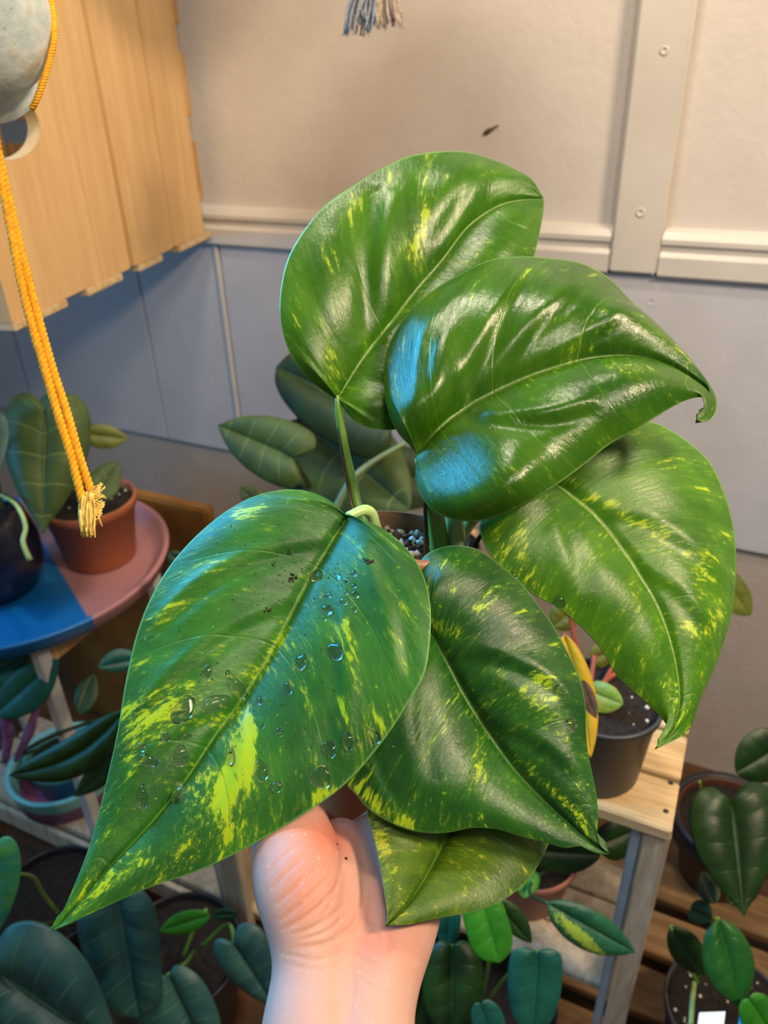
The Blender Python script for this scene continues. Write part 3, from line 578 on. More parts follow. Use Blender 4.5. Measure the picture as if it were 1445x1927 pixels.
# ------------------------------------------------------------ hand and forearm
def person():
    ch = [  # chains of (px,py,depth,radius)
     [(590,2400,.300,.038),(595,2150,.315,.030),(583,1927,.335,.0215),(592,1820,.348,.0180),(580,1740,.355,.0190),(562,1665,.362,.0222),(555,1605,.375,.0222),(545,1530,.395,.0175),(548,1455,.418,.0130),(570,1390,.434,.0110),(600,1335,.438,.0100)],
     [(690,2400,.300,.038),(690,2150,.315,.030),(682,1927,.340,.0220),(703,1820,.356,.0226),(735,1735,.374,.0235),(762,1650,.396,.0225),(780,1590,.412,.0180)],
     [(640,2400,.305,.040),(640,2150,.320,.030),(633,1927,.340,.0225),(648,1820,.354,.0205),(662,1730,.370,.0205),(672,1650,.392,.0180),(690,1585,.418,.0140)],
     [(612,1830,.350,.0195),(612,1750,.360,.0195),(615,1680,.372,.0205),(622,1625,.388,.0180),(640,1590,.405,.0140)],
     [(690,1800,.362,.0215),(712,1720,.378,.0215),(725,1650,.396,.0195),(735,1590,.416,.0150)],
     [(690,1580,.422,.0125),(765,1515,.448,.0105),(840,1445,.475,.0098),(862,1375,.480,.0090),(867,1315,.475,.0082)],
     [(725,1585,.420,.0125),(800,1508,.462,.0105),(866,1460,.495,.0098),(880,1400,.500,.0090),(882,1345,.495,.0082)],
     [(755,1592,.416,.0120),(818,1530,.458,.0100),(880,1490,.508,.0094),(895,1435,.522,.0086),(892,1388,.518,.0078)],
     [(785,1600,.412,.0110),(835,1552,.445,.0090),(880,1525,.485,.0082),(897,1490,.512,.0074),(893,1458,.515,.0068)],
    ]
    parts = []
    for c in ch:
        a = np.array([P(*q[:3]) for q in c]); r = np.array([q[3] for q in c])
        dd = np.r_[0, np.cumsum(np.linalg.norm(np.diff(a, axis=0), axis=1))]; n = max(8, int(dd[-1]/.004)); t = np.linspace(0, dd[-1], n)
        # smooth interpolation
        cp = np.stack([np.interp(t, dd, a[:, j]) for j in range(3)], 1); rr = np.interp(t, dd, r)
        for it in range(6):
            cp[1:-1] = (cp[:-2]+2*cp[1:-1]+cp[2:])/4; rr[1:-1] = (rr[:-2]+2*rr[1:-1]+rr[2:])/4
        # round ends
        for end, sgn in ((0, -1), (-1, 1)):
            dirv = (cp[end]-cp[end-sgn]); dirv /= np.linalg.norm(dirv); r0 = rr[end]
            ex = [cp[end]+dirv*r0*math.sin(x) for x in (.4, .8, 1.15, 1.4)]; er = [r0*math.cos(x) for x in (.4, .8, 1.15, 1.4)]
            if sgn > 0: cp = np.vstack([cp, ex]); rr = np.r_[rr, er]
            else: cp = np.vstack([ex[::-1], cp]); rr = np.r_[er[::-1], rr]
        parts.append(tube_vf(cp, rr, 20))
    v, f = join_vf(parts); o = mkobj('person', v, f, None, None, True)
    md = o.modifiers.new('r', 'REMESH'); md.mode = 'VOXEL'; md.voxel_size = .0012; md.use_smooth_shade = True
    sm = o.modifiers.new('s', 'SMOOTH'); sm.factor = .5; sm.iterations = 30
    dg = bpy.context.evaluated_depsgraph_get(); me = bpy.data.meshes.new_from_object(o.evaluated_get(dg))
    o.modifiers.clear(); o.data = me
    n = len(me.vertices); co = np.zeros(n*3); me.vertices.foreach_get('co', co); co = co.reshape(-1, 3)
    no = np.zeros(n*3); me.vertices.foreach_get('normal', no); no = no.reshape(-1, 3)
    px = proj(co); front = (no @ VIEW) < 0.15; disp = np.zeros(n)
    lines = [([(528,1794),(556,1799),(590,1806),(625,1800),(659,1793),(701,1817),(732,1829)],2.6,.0007),
     ([(640,1830),(670,1840),(708,1862),(756,1874)],2.2,.0005),([(535,1812),(590,1826),(640,1822)],2.2,.0004),
     ([(677,1640),(684,1680),(672,1730),(640,1762),(604,1778),(560,1782)],4.5,.0010),
     ([(556,1762),(608,1736),(652,1698)],3.2,.0008),([(534,1750),(594,1711),(642,1660)],3.5,.0009),([(526,1733),(566,1700),(618,1650)],3.2,.0008),
     ([(518,1706),(556,1668),(600,1628)],3.5,.0007),([(508,1680),(540,1642),(580,1605)],3.5,.0006),([(500,1650),(530,1615),(566,1585)],3.2,.0005),([(560,1770),(612,1754),(652,1722)],3,.0007),
     ([(600,1735),(626,1690),(640,1640),(650,1600)],4,.0005),([(540,1760),(585,1744),(625,1716)],2.2,.0005),([(690,1700),(700,1745),(735,1800)],4,.0006),([(712,1690),(724,1740),(750,1790)],4,.0004),
     ([(660,1800),(664,1860),(655,1927)],4,.0004)]
    for pts, w, dep in lines:
        c = catmull([(a, b, 0) for a, b in pts], 40)[:, :2]
        sel = np.where((px[:, 0] > c[:, 0].min()-15) & (px[:, 0] < c[:, 0].max()+15) & (px[:, 1] > c[:, 1].min()-15) & (px[:, 1] < c[:, 1].max()+15) & front)[0]
        d2 = ((px[sel][:, None, :]-c[None])**2).sum(2); k = d2.argmin(1); dd = np.sqrt(d2.min(1)); endf = np.sin(np.pi*np.clip(k/39, .02, .98))**.6
        disp[sel] -= 1.0*dep*np.exp(-(dd/w)**2)*endf; disp[sel] += dep*.12*np.exp(-((dd-2.2*w)/w)**2)*endf
    # tendon ridge on the wrist
    co2 = co + no*disp[:, None]; me.vertices.foreach_set('co', co2.ravel()); me.update()
    red = np.zeros(n)
    for bx, by, rx, ry, s in ((600,1590,70,60,1.0),(590,1690,60,60,.7),(640,1560,60,40,.6),(720,1770,60,50,.9),(700,1700,50,60,.4),(800,1700,50,50,.4),(600,1780,50,12,.3)):
        red += s*np.exp(-(((px[:, 0]-bx)/rx)**2+((px[:, 1]-by)/ry)**2))
    a = me.attributes.new('red', 'FLOAT', 'POINT'); a.data.foreach_set('value', red)
    m, t, b = nt('skin'); oc = objco(t); at = t.nodes.new('ShaderNodeAttribute'); at.attribute_name = 'red'
    n1 = noise(t, oc, 38, 4); n2 = noise(t, oc, 300, 3)
    f_ = M(t, 'ADD', M(t, 'MULTIPLY', at.outputs['Fac'], .75), M(t, 'SUBTRACT', M(t, 'MULTIPLY', n1, .8), .4), clamp=True)
    c = mixc(t, f_, (.56, .335, .275), (.57, .185, .12)); c = mixc(t, smooth(t, n2, .6, .8), c, (.70, .40, .32))
    L(t, c, b.inputs['Base Color']); b.inputs['Roughness'].default_value = .6; b.inputs['Subsurface Weight'].default_value = .18
    b.inputs['Subsurface Radius'].default_value = (.012, .004, .002); b.inputs['Subsurface Scale'].default_value = .6
    v_ = t.nodes.new('ShaderNodeTexVoronoi'); v_.inputs['Scale'].default_value = 900; L(t, oc, v_.inputs['Vector'])
    bump(t, b, M(t, 'ADD', M(t, 'MULTIPLY', n2, .6), M(t, 'MULTIPLY', v_.outputs['Distance'], .5)), .16, .0006)
    me.materials.clear(); me.materials.append(m); me.polygons.foreach_set('use_smooth', [True]*len(me.polygons))
    tag(o, 'bare forearm and hand raised palm up, gripping the reddish pot', 'person')
    key = BVHTree.FromPolygons([tuple(x) for x in co2], [tuple(p.vertices) for p in me.polygons])
    cr = []
    for x, y in ((634,1589),(651,1616)):
        loc, nn, i, d = key.ray_cast(Vector(CAM), Vector(ray(x, y)).normalized())
        if loc is not None: cr.append(chunk_vf(np.array(loc), .0006))
    if cr:
        v, f = join_vf(cr); mkobj('soil_specks', v, f, MT['dirt'], o, True)
    return o
person()

# ------------------------------------------------------------ wooden box hanging on the wall, upper left
def crate():
    z0 = 1.03; A = atz(23, 608, z0); B = atz(385, 440, z0); dv = B-A; Ln = np.linalg.norm(dv); ex = dv/Ln
    out = np.cross(ex, ZW); out = out if out.dot(EW) > 0 else -out     # face normal towards the right
    t = empty('wooden_box', A, 'pale pine slatted box hung high at the upper left of the wall', 'box')
    def bx(name, a0, a1, o0, o1, z1, z2, mat=MT['pine_v'], bev=.0012):
        v, f = box_vf(A+ex*a0+out*o0+ZW*z1, ex*(a1-a0), out*(o1-o0), ZW*(z2-z1), bev); return mkobj(name, v, f, mat, t)
    Hh = .62
    def frac(px, py): q = atz(px, py, z0); return (q-A).dot(ex)
    s1, s2 = frac(238, 503), frac(322, 466)
    # front side board with oval hand hole: grid with hole
    hp_ = CAM + ray(12, 238)*((A-CAM).dot(out)/ray(12, 238).dot(out)); ha, hz = (hp_-A).dot(ex), hp_[2]-z0
    r_a = abs((CAM + ray(76, 240)*((A-CAM).dot(out)/ray(76, 240).dot(out))-A).dot(ex)-ha)
    bm = bmesh.new(); th = .018; seg = 40
    a0, a1 = 0.0, s1-.005
    outer = []; inner = []
    for k in range(seg):
        an = 2*math.pi*k/seg; inner.append((ha+r_a*math.cos(an), hz+.036*math.sin(an)))
        c, s = math.cos(an), math.sin(an)
        tt = min([x for x in [((a1-ha)/c if c > 1e-6 else 1e9), ((a0-ha)/c if c < -1e-6 else 1e9), ((Hh-hz)/s if s > 1e-6 else 1e9), ((0-hz)/s if s < -1e-6 else 1e9)]])
        outer.append((ha+c*tt, hz+s*tt))
    # snap the four nearest outer points to true corners
    for cx_, cz_ in ((a0, 0), (a1, 0), (a0, Hh), (a1, Hh)):
        k = min(range(seg), key=lambda i: (outer[i][0]-cx_)**2+(outer[i][1]-cz_)**2); outer[k] = (cx_, cz_)
    def ring(pts, o): return [bm.verts.new(A+ex*p[0]+out*o+ZW*p[1]) for p in pts]
    oi, oo, ii, io = ring(outer, 0), ring(outer, -th), ring(inner, 0), ring(inner, -th)
    for k in range(seg):
        q = (k+1) % seg
        bm.faces.new((oi[k], oi[q], ii[q], ii[k])); bm.faces.new((oo[q], oo[k], io[k], io[q])); bm.faces.new((ii[k], ii[q], io[q], io[k])); bm.faces.new((oi[q], oi[k], oo[k], oo[q]))
    bmesh.ops.recalc_face_normals(bm, faces=bm.faces); me = bpy.data.meshes.new('side_board'); 
    off = Vector(A)
    for x in bm.verts: x.co -= off
    bm.to_mesh(me); bm.free(); me.materials.append(MT['pine_v']); o = bpy.data.objects.new('side_board', me); COL.objects.link(o); o.parent = t
    bx('side_board', s1+.006, s2-.005, -.0175, 0.001, 0, Hh); bx('side_board', s2+.006, Ln, -.018, 0, 0, Hh)
    # grooves show as recessed backing strip
    bx('backing_strip', s1-.012, s1+.012, -.024, -.0085, .002, Hh, MT['pine_dark']); bx('backing_strip', s2-.012, s2+.012, -.024, -.0085, .002, Hh, MT['pine_dark'])
    for (x0, y0), (x1, y1) in (((23,608),(113,561)),((143,543),(226,513)),((246,498),(309,478)),((327,463),(385,435))):
        f0, f1 = frac(x0, y0), frac(x1, y1); bx('bottom_slat', max(0, f0), f1, -.40, .002, -.011, -.0005, MT['pine_u'])
    # front end board and back slats
    bx('end_board', 0, .016, -.40, -.0185, 0, Hh, MT['pine_v'])
    for z in (.06, .20, .34, .48): bx('back_slat', Ln-.002, Ln+.009, -.40, .004, z, z+.10, MT['pine_dark'])
    bx('far_side_board', 0.017, Ln-.003, -.40, -.385, 0, Hh)
    return t
crate()

# ------------------------------------------------------------ hanging ornament and yellow cord, upper left
om = plain('chalky_white_paint', (.58, .66, .66), .75, .08, 60, .6, .0015)
def rough_white():
    m, t, b = nt('weathered_white_glaze'); o = objco(t); n1 = noise(t, o, 55, 6, .6); n2 = noise(t, o, 160, 4)
    c = mixc(t, smooth(t, n1, .35, .65), (.50, .60, .62), (.70, .76, .76)); c = mixc(t, smooth(t, n2, .64, .72), c, (.30, .29, .22)); c = mixc(t, smooth(t, noise(t, o, 30, 3), .58, .72), c, (.50, .46, .32))
    L(t, c, b.inputs['Base Color']); b.inputs['Roughness'].default_value = .7; bump(t, b, n1, .5, .002); return m
od = .46; oc0 = P(-40, 158, od); up_ = P(-58, 60, od-.030)-oc0; up_ /= np.linalg.norm(up_); s_ = od/F
orn = empty('hanging_bell', oc0, 'weathered white painted clay bell hanging at the top left', 'ornament')
prof = [(0, 6), (94, 6), (100, 0), (103, 6), (98, 20), (98, 38), (106, 52), (122, 75), (134, 105), (138, 140), (136, 170), (128, 205), (118, 240), (100, 280), (70, 320), (20, 340), (0, 342)]
v, f = lathe_vf([(r*s_, z*s_) for r, z in prof], oc0, up_, 64); mkobj('body', v, f, rough_white(), orn, True)
c, n = None, None
pc = P(54, 48, od-.042); v, f = lathe_vf([(0, 0), (.0009, .0002), (.0012, .0001)], P(54, 49, .37), -VIEW, 12)
def rope(name, pts, r, mat, parent, n=220, twists=40, plies=3):
    c = catmull(pts, n); w = np.array([P(*q) for q in c]); T = np.gradient(w, axis=0); T /= np.linalg.norm(T, axis=1)[:, None]
    a = np.cross(T, VIEW); a /= np.linalg.norm(a, axis=1)[:, None]; b = np.cross(T, a); parts = []
    for k in range(plies):
        th = 2*math.pi*(k/plies + np.linspace(0, twists, n)); q = w + r*.55*(np.cos(th)[:, None]*a+np.sin(th)[:, None]*b)
        parts.append(tube_vf(q, r*.62, 7))
    v, f = join_vf(parts); return mkobj(name, v, f, mat, parent, True)
rope('cord', [(92,-60,.435),(97,0,.435),(102,40,.432),(101,80,.430),(93,115,.430),(80,158,.430),(68,190,.432),(60,204,.434)], .0016, MT['yarn'], orn, 160, 16)
ct = empty('yellow_cord', P(165, 1000, .46), 'doubled yellow cotton cord dangling at the left with a frayed knotted end', 'cord')
rope('cord_strand', [(-25,200,.455),(-6,300,.455),(18,420,.455),(46,560,.455),(86,700,.456),(112,790,.457),(134,860,.458),(152,930,.459),(160,958,.460)], .0023, MT['yarn'], ct, 420, 26)
rope('cord_strand', [(-18,200,.460),(2,310,.459),(30,430,.458),(62,560,.458),(98,690,.459),(124,770,.460),(150,860,.460),(170,920,.461),(178,940,.461)], .0023, MT['yarn'], ct, 420, 26)
fr = []
for i in range(90):
    x0 = rng.uniform(150, 178); y0 = rng.uniform(925, 965); x1 = 165+(x0-164)*rng.uniform(.8, 1.15)+rng.normal(0, 1.5); y1 = rng.uniform(985, 1012)
    d0 = .459+rng.uniform(-.003, .003); c = catmull([(x0, y0, d0), ((x0+x1)/2+rng.normal(0, 2), (y0+y1)/2, d0+rng.normal(0, .001)), (x1, y1, d0+rng.normal(0, .001))], 7)
    fr.append(tube_vf([P(*q) for q in c], [.00055]*7, 5))
for i in range(46):
    y0 = rng.choice([932, 965])+rng.normal(0, 6); c = catmull([(168, y0, .459), (182+rng.normal(0, 3), y0-4+rng.normal(0, 5), .458), (192+rng.normal(0, 4), y0-6+rng.normal(0, 9), .458)], 6)
    fr.append(tube_vf([P(*q) for q in c], [.0004]*6, 5))
v, f = join_vf(fr); tag(mkobj('frayed_end', v, f, MT['yarn_end'], ct, True), kind='stuff')

# ------------------------------------------------------------ tassel at the top
TD = .80
ts = empty('yarn_tassel', P(700, 60, TD), 'grey and tan yarn tassel hanging down at the top of the wall', 'tassel')
for name, x0, x1, col, cnt in (('grey_strands',645,690,(.33,.33,.34),34),('blue_strands',688,712,(.25,.30,.38),14),('tan_strands',708,757,(.50,.40,.32),34)):
    ps = []
    for i in range(cnt):
        xb = rng.uniform(x0, x1); yb = rng.uniform(38, 64) if xb < 700 else rng.uniform(30, 54); xt = 700+(xb-700)*.72; dd = TD+rng.uniform(-.012, .012)
        c = catmull([(xt+14, -120, dd), (xt+6, -20, dd), ((xt+xb)/2+rng.normal(0, 3), 15, dd), (xb+rng.normal(0, 3), yb, dd)], 14)
        ps.append(tube_vf([P(*q) for q in c], [.0011]*14, 5))
        for k in range(2): ps.append(tube_vf([P(*c[-1]), P(c[-1][0]+rng.normal(0, 3), c[-1][1]+rng.uniform(2, 7), dd)], [.0004]*2, 4))
    v, f = join_vf(ps); tag(mkobj(name, v, f, plain(name, col, .95, .15, 300, .5), ts, True), kind='stuff')
# the basket that the tassel hangs from, just above the frame
tb_ = P(712, -120, TD+.03); bz = W(-.475, .95, 1.56)
bsk = empty('hanging_basket', bz, 'round woven hanging planter above the tassel', 'planter')
v, f = lathe_vf([(0, 0), (.09, .0), (.13, .02), (.155, .07), (.165, .14), (.155, .14), (.12, .03), (0, .02)], bz, ZW, 48); mkobj('bowl', v, f, plain('woven_jute', (.35, .25, .16), .9, .2, 60), bsk, True)

tube('hanging_cord', [tuple(P(712, -120, TD)), tuple(P(712, -120, TD)*.02+bz*.98)], .003, MT['yarn_end'], ts)
# ------------------------------------------------------------ stands
def stand(name, label, u0, u1, n0, n1, h, shelf, nslats, slat_w, legw=.030, lm='pine_pale'):
    t = empty(name, W((u0+u1)/2, (n0+n1)/2, 0), label, 'stand')
    gaps = ((n1-n0)-nslats*slat_w)/(nslats-1)
    for i in range(nslats):
        a = n0+i*(slat_w+gaps); wbox('top_slat', (u0, u1), (a, a+slat_w), (h-.016, h), MT['pine_u'], t)
    for u in (u0+.002, u1-legw+.001):
        for n in (n0+.004, n1-.004-.020): wbox('leg', (u, u+legw), (n, n+.020), (0.0, h-.0165), MT[lm], t)
        wbox('side_rail', (u+.004, u+legw-.006), (n0+.026, n1-.026), (h-.050, h-.0165), MT['pine_dark'], t)
    if shelf:
        for i in range(nslats):
            a = n0+.03+i*(slat_w+gaps)*.86; wbox('shelf_slat', (u0+.004, u1-legw-.004), (a, a+slat_w*.88), (shelf-.012, shelf), MT['pine_pale'], t)
    return t
rs_ = stand('plant_stand', 'pale pine slatted plant stand at the right with nail holes in its top', -.36, .032, .579, .790, .62, .26, 3, .066, .026)
wbox('leg_lit_side', (-.006, .0055), (.590, .600), (0, .602), MT['blue_lit_post'], rs_)  # strip added as the leg's side, blue light painted in
for px, py in ((1262,1473),(1253,1526)):
    q = atz(px, py, .6205); v, f = lathe_vf([(0, 0), (.0022, .0003), (.0030, -.0004)], q, ZW, 16); mkobj('nail_hole', v, f, MT['black'], rs_, True)
st2 = stand('plant_stand', 'pine stand on the far left holding the two-coloured tray', -1.30, -.806, .535, .80, .615, None, 3, .075, .018, 'cool_lit_wood')
low = empty('low_bench', W(-.85, .68, 0), 'low pine bench at the lower left with an upright post at its end', 'bench')
for a in (.577, .640, .703): wbox('bench_slat', (-1.20, -.50), (a, a+.058), (.105, .122), MT['pine_pale'], low)
wbox('post', (-.585, -.535), (.560, .576), (0, .34), MT['pine_pale'], low); wbox('post', (-.80, -.775), (.80, .82), (0, .42), MT['pine_pale'], low)
wbox('post', (-1.19, -1.15), (.560, .576), (0, .104), MT['pine_pale'], low)
wbox('front_rail', (-1.15, -.585), (.566, .576), (.06, .104), MT['pine_pale'], low)
wbox('side_board', (-.560, -.545), (.577, .80), (.123, .30), MT['pine_u'], low)
bb = wbox('brown_box', (-1.25, -.778), (.90, .925), (0, .645), MT['brownbox'], None, .004); tag(bb, 'plain varnished brown box standing against the wall behind the two-coloured tray', 'box')
bst = stand('plant_stand', 'dark low stand hidden behind the held pot carrying the background plant', -.66, -.34, .84, 1.06, .62, None, 3, .06, .03)
# floor-level slatted tray, right
shade_pine = wood('shade_darkened_pine', (.27, .16, .07), (.15, .08, .03), EW, 1)  # pine darkened to paint in the shade at the lower right
pal = empty('floor_pallet', W(0, .75, 0), 'low pine slatted pallet on the floor under the right stand', 'pallet')
for i, a in enumerate((.60, .70, .80, .90)): wbox('pallet_slat', (-.40, .50), (a, a+.075), (.06, .075), shade_pine, pal)
for u in (-.38, .45): wbox('bearer', (u, u+.04), (.60, .97), (.0, .0595), MT['pine_pale'], pal)

# ------------------------------------------------------------ pots
def pot_parts(parent, base, r0, r1, h, mat, soil=MT['soil'], rim=.008, up=(0, 0, 1), specks=0, depth=.014):
    up = np.asarray(up, float); up /= np.linalg.norm(up)
    pr = [(0, 0), (r0-.003, 0), (r0, .003), (r1-.005, h-rim*2), (r1-.001, h-rim*2+.001), (r1, h-.002), (r1-.001, h), (r1-.0035, h), (r1-.005, h-.004), (r1-.009, h-depth-.012)]
    v, f = lathe_vf(pr, base, up, 56); mkobj('pot', v, f, mat, parent, True)
    c = np.asarray(base)+up*(h-depth); v, f = disc_vf(c, up, r1-.007, 10, 40, .0022, dome=.003); mkobj('soil', v, f, soil, parent, True)
    if specks:
        a = np.cross(up, [0, 1, .1]); a /= np.linalg.norm(a); b = np.cross(up, a)
        v, f = soil_chunks(specks, .001, .0026, c+up*.001, (r1-.01), a, b, up); tag(mkobj('perlite', v, f, MT['perlite'], parent, True), kind='stuff')
    return c
VM = dict(
 velvet=leaf_mat('velvet_dark_leaf', (.014, .062, .064), (.028, .105, .092), (.03, .12, .08), .1, 14, (.10, .22, .14), 7, .38, .05, vein_mix=.35, trans=.05, edge=(.06, .14, .06)),
 mid=leaf_mat('pale_vein_leaf', (.035, .070, .014), (.060, .110, .022), (.07, .14, .04), .1, 12, (.20, .28, .08), 6, .55, .05, vein_mix=.45, trans=.08, edge=(.10, .16, .06)),
 dark=leaf_mat('dark_leaf', (.006, .026, .005), (.012, .050, .008), (.03, .10, .02), .1, 14, (.02, .08, .02), 6, .35, .03, vein_mix=.3, trans=.08, edge=(.02, .08, .02)),
 green=leaf_mat('fresh_leaf', (.020, .16, .010), (.04, .26, .015), (.10, .34, .03), .1, 14, (.06, .26, .03), 6, .35, .03, vein_mix=.3, trans=.15, edge=(.06, .26, .03)),
 olive=leaf_mat('olive_leaf', (.09, .11, .012), (.16, .19, .02), (.2, .22, .03), .2, 14, (.14, .18, .03), 6, .4, .03, vein_mix=.3, trans=.15, edge=(.14, .18, .03)),
 teal=leaf_mat('teal_leaf', (.008, .085, .065), (.012, .13, .10), (.03, .2, .12), .1, 14, (.03, .18, .14), 6, .3, .03, vein_mix=.3, trans=.1, edge=(.04, .2, .14)),
 aqua=leaf_mat('aqua_leaf', (.02, .28, .22), (.10, .42, .10), (.2, .5, .2), .1, 14, (.16, .5, .4), 6, .4, .04, vein_mix=.5, trans=.2, edge=(.1, .4, .3)),
 yellow=leaf_mat('yellow_leaf', (.62, .40, .012), (.75, .52, .03), (.8, .6, .1), .2, 14, (.75, .55, .1), 6, .4, .03, vein_mix=.3, trans=.2, edge=(.7, .5, .05)),
 lime=leaf_mat('lime_speckled_leaf', (.14, .30, .02), (.42, .42, .05), (.65, .58, .18), .5, 8, (.3, .4, .06), 5, .3, .03, vein_mix=.3, trans=.2, edge=(.4, .4, .08)),
 varieg=leaf_mat('teal_variegated_leaf', (.010, .085, .05), (.02, .13, .06), (.33, .48, .05), .25, 10, (.04, .16, .08), 6, .28, .03, vein_mix=.3, trans=.1, edge=(.1, .2, .06)),
)
# --- two-coloured tray on the left stand
def tray(name, z, cu, cn, Rr, hgt, label, split=None, colA=None, colB=None, dirv=None, off=0.0):
    base = W(cu, cn, z)
    m, t, b = nt(name+'_paint'); o = objco(t); sp_ = t.nodes.new('ShaderNodeVectorMath'); sp_.operation = 'DOT_PRODUCT'; L(t, o, sp_.inputs[0]); sp_.inputs[1].default_value = tuple(dirv)
    k = smooth(t, M(t, 'SUBTRACT', sp_.outputs['Value'], off), -.002, .002); L(t, mixc(t, k, colA, colB), b.inputs['Base Color']); b.inputs['Roughness'].default_value = .38
    bump(t, b, noise(t, o, 90, 4), .15, .001)
    pr = [(0, 0), (Rr-.022, 0), (Rr-.010, .004), (Rr-.002, hgt-.006), (Rr, hgt-.002), (Rr-.002, hgt), (Rr-.008, hgt), (Rr-.012, hgt-.006), (Rr-.024, .010), (Rr-.034, .007), (0, .007)]
    t_ = empty(name, base, label, 'tray'); v, f = lathe_vf(pr, base, ZW, 96); mkobj('tray_body', v, f, m, t_, True); return t_
b0 = atz(95, 1045, .62); b1 = atz(155, 1145, .62); dl = b1-b0; nv_ = np.array([dl[1], -dl[0], 0]); nv_ /= np.linalg.norm(nv_); nv_ = nv_ if nv_.dot(EW) > 0 else -nv_
tc = W(-.956, .665, .616)
tray('round_tray', .616, -.956, .665, .225, .030, 'round tray on the left stand, painted half blue and half dusty pink', None, (.004, .15, .46), (.42, .20, .21), nv_, float((b0-tc).dot(nv_)))
# terracotta pot on it
tb = atz(192, 1046, .624); pl = empty('potted_plant', tb, 'dark heart-leaved plant in a terracotta pot standing on the two-coloured tray', 'plant')
pc = pot_parts(pl, tb, .054, .073, .108, MT['terra'], specks=14, depth=.012)
bgleaf(pl, VM['mid'], (86,776,1.02), (80,1005,1.02), (80,86), HEART, 0, (.02,.02), nv=6, dome=.012)
bgleaf(pl, VM['velvet'], (98,790,1.05), (130,745,1.12), (30,40), ROUND, name='leaf')
bgleaf(pl, VM['olive'], (150,815,1.16), (242,826,1.18), (24,22), OVAL)
bgleaf(pl, VM['mid'], (168,940,1.12), (222,868,1.15), (34,26), OVAL)
pxtube('stem', [(180,925,1.16),(140,900,1.12),(110,840,1.07),(92,778,1.02)], [.0028]*24, MT['stem_dark'], pl)
pxtube('stem', [(185,930,1.16),(165,880,1.16),(150,815,1.16)], [.002]*24, MT['stem_dark'], pl)
# dark round pot at the frame's left edge
nb = atz(2, 1108, .624); np_ = empty('potted_plant', nb, 'plant in a dark navy rounded pot at the left end of the two-coloured tray', 'plant')
v, f = lathe_vf([(0, 0), (.040, 0), (.058, .010), (.073, .045), (.074, .085), (.064, .125), (.052, .140), (.048, .140), (.058, .12), (.0, .11)], nb, ZW, 56); mkobj('pot', v, f, MT['navy'], np_, True)
v, f = disc_vf(nb+ZW*.125, ZW, .054, 8, 32, .002); mkobj('soil', v, f, MT['soil'], np_, True)
bgleaf(np_, VM['velvet'], (-30,800,1.0), (-60,980,.98), (60,50), HEART)
pxtube('stem', [(5,960,1.08),(-10,880,1.05),(-30,800,1.0)], [.003]*24, MT['stem_dark'], np_)
pxtube('root', [(-2,930,1.05),(30,950,1.0),(48,990,.99),(43,1018,.985),(50,1040,.985),(57,1054,.985)], np.linspace(.0022, .0035, 24), MT['stem_pale'], np_)

# --- second tray and plant on the low bench
tb2 = W(-1.085, .66, .123)
tray('mint_tray', .123, -1.000, .650, .102, .066, 'round mint and mauve tray on the low bench at the lower left', None, (.30, .10, .24), (.24, .62, .60), np.array([0, 0, 1.0]), 0.036)
q2 = empty('potted_plant', W(-1.000, .650, .132), 'plant with arching dark green strap leaves in the mint and mauve tray', 'plant')
pc2 = pot_parts(q2, W(-1.000, .650, .1305), .05, .066, .08, plain('aqua_plastic', (.10, .38, .40), .35, .1, 10), specks=10)
bgleaf(q2, VM['dark'], (232,1340,1.02), (16,1460,1.02), (34,40), OVAL, bend=-26, dome=.008)
bgleaf(q2, VM['teal'], (-10,1345,1.12), (110,1240,1.10), (44,36), OVAL)
bgleaf(q2, VM['teal'], (-20,1290,1.12), (60,1210,1.14), (26,26), OVAL)
bgleaf(q2, VM['dark'], (232,1380,1.05), (140,1500,1.04), (24,26), OVAL, bend=-10)
bgleaf(q2, VM['teal'], (262,1240,1.02), (184,1256,1.0), (26,16), OVAL)
bgleaf(q2, VM['dark'], (150,1345,1.06), (178,1268,1.08), (20,22), OVAL)
for a in ([(40,1420,1.25),(120,1400,1.15),(232,1382,1.05)], [(30,1420,1.25),(110,1380,1.15),(232,1340,1.02)]): pxtube('stem', a, [.003]*24, MT['stem_dark'], q2)
pkm = plain('mauve_shoot', (.30, .14, .34), .35, .2, 60)
pxtube('shoot', [(10,1430,1.2),(16,1380,1.16),(8,1340,1.13),(20,1305,1.12)], np.interp(np.linspace(0,1,24),[0,.5,1],[.006,.009,.004]), pkm, q2)
pxtube('shoot', [(30,1430,1.2),(52,1385,1.16),(64,1350,1.13),(72,1322,1.12)], np.interp(np.linspace(0,1,24),[0,.5,1],[.004,.008,.003]), pkm, q2)

# --- lower left plants
q3 = empty('potted_plant', atz(150, 1660, .01), 'plant in a black pot at the lower left with big velvety blue-green leaves', 'plant')
pb = atz(140, 1790, .005); q3.location = Vector(pb)
pot_parts(q3, pb, .07, .09, .16, MT['black'])
bgleaf(q3, VM['velvet'], (4,1832,.80), (230,1990,.80), (105,125), HEART, dome=.014, quilt=.0016, nv=6, label='velvety blue-green leaf')
bgleaf(q3, VM['velvet'], (218,1672,.84), (262,1915,.84), (84,66), [(0,0),(-.03,.3),(.05,.75),(.2,1),(.45,.98),(.7,.85),(.88,.75),(.97,.45),(1,0)], dome=.012, quilt=.0012, nv=5)
bgleaf(q3, VM['aqua'], (-12,1600,.82), (-4,1760,.84), (30,50), HEART, dome=.008)
pxtube('stem', [(110,1720,1.05),(80,1680,1.0),(60,1650,.95),(10,1640,.84),(-12,1604,.82)], [.0026]*24, MT['stem'], q3)
pxtube('stem', [(140,1740,1.1),(80,1740,1.0),(20,1780,.88),(4,1832,.80)], [.0028]*24, MT['stem_dark'], q3)
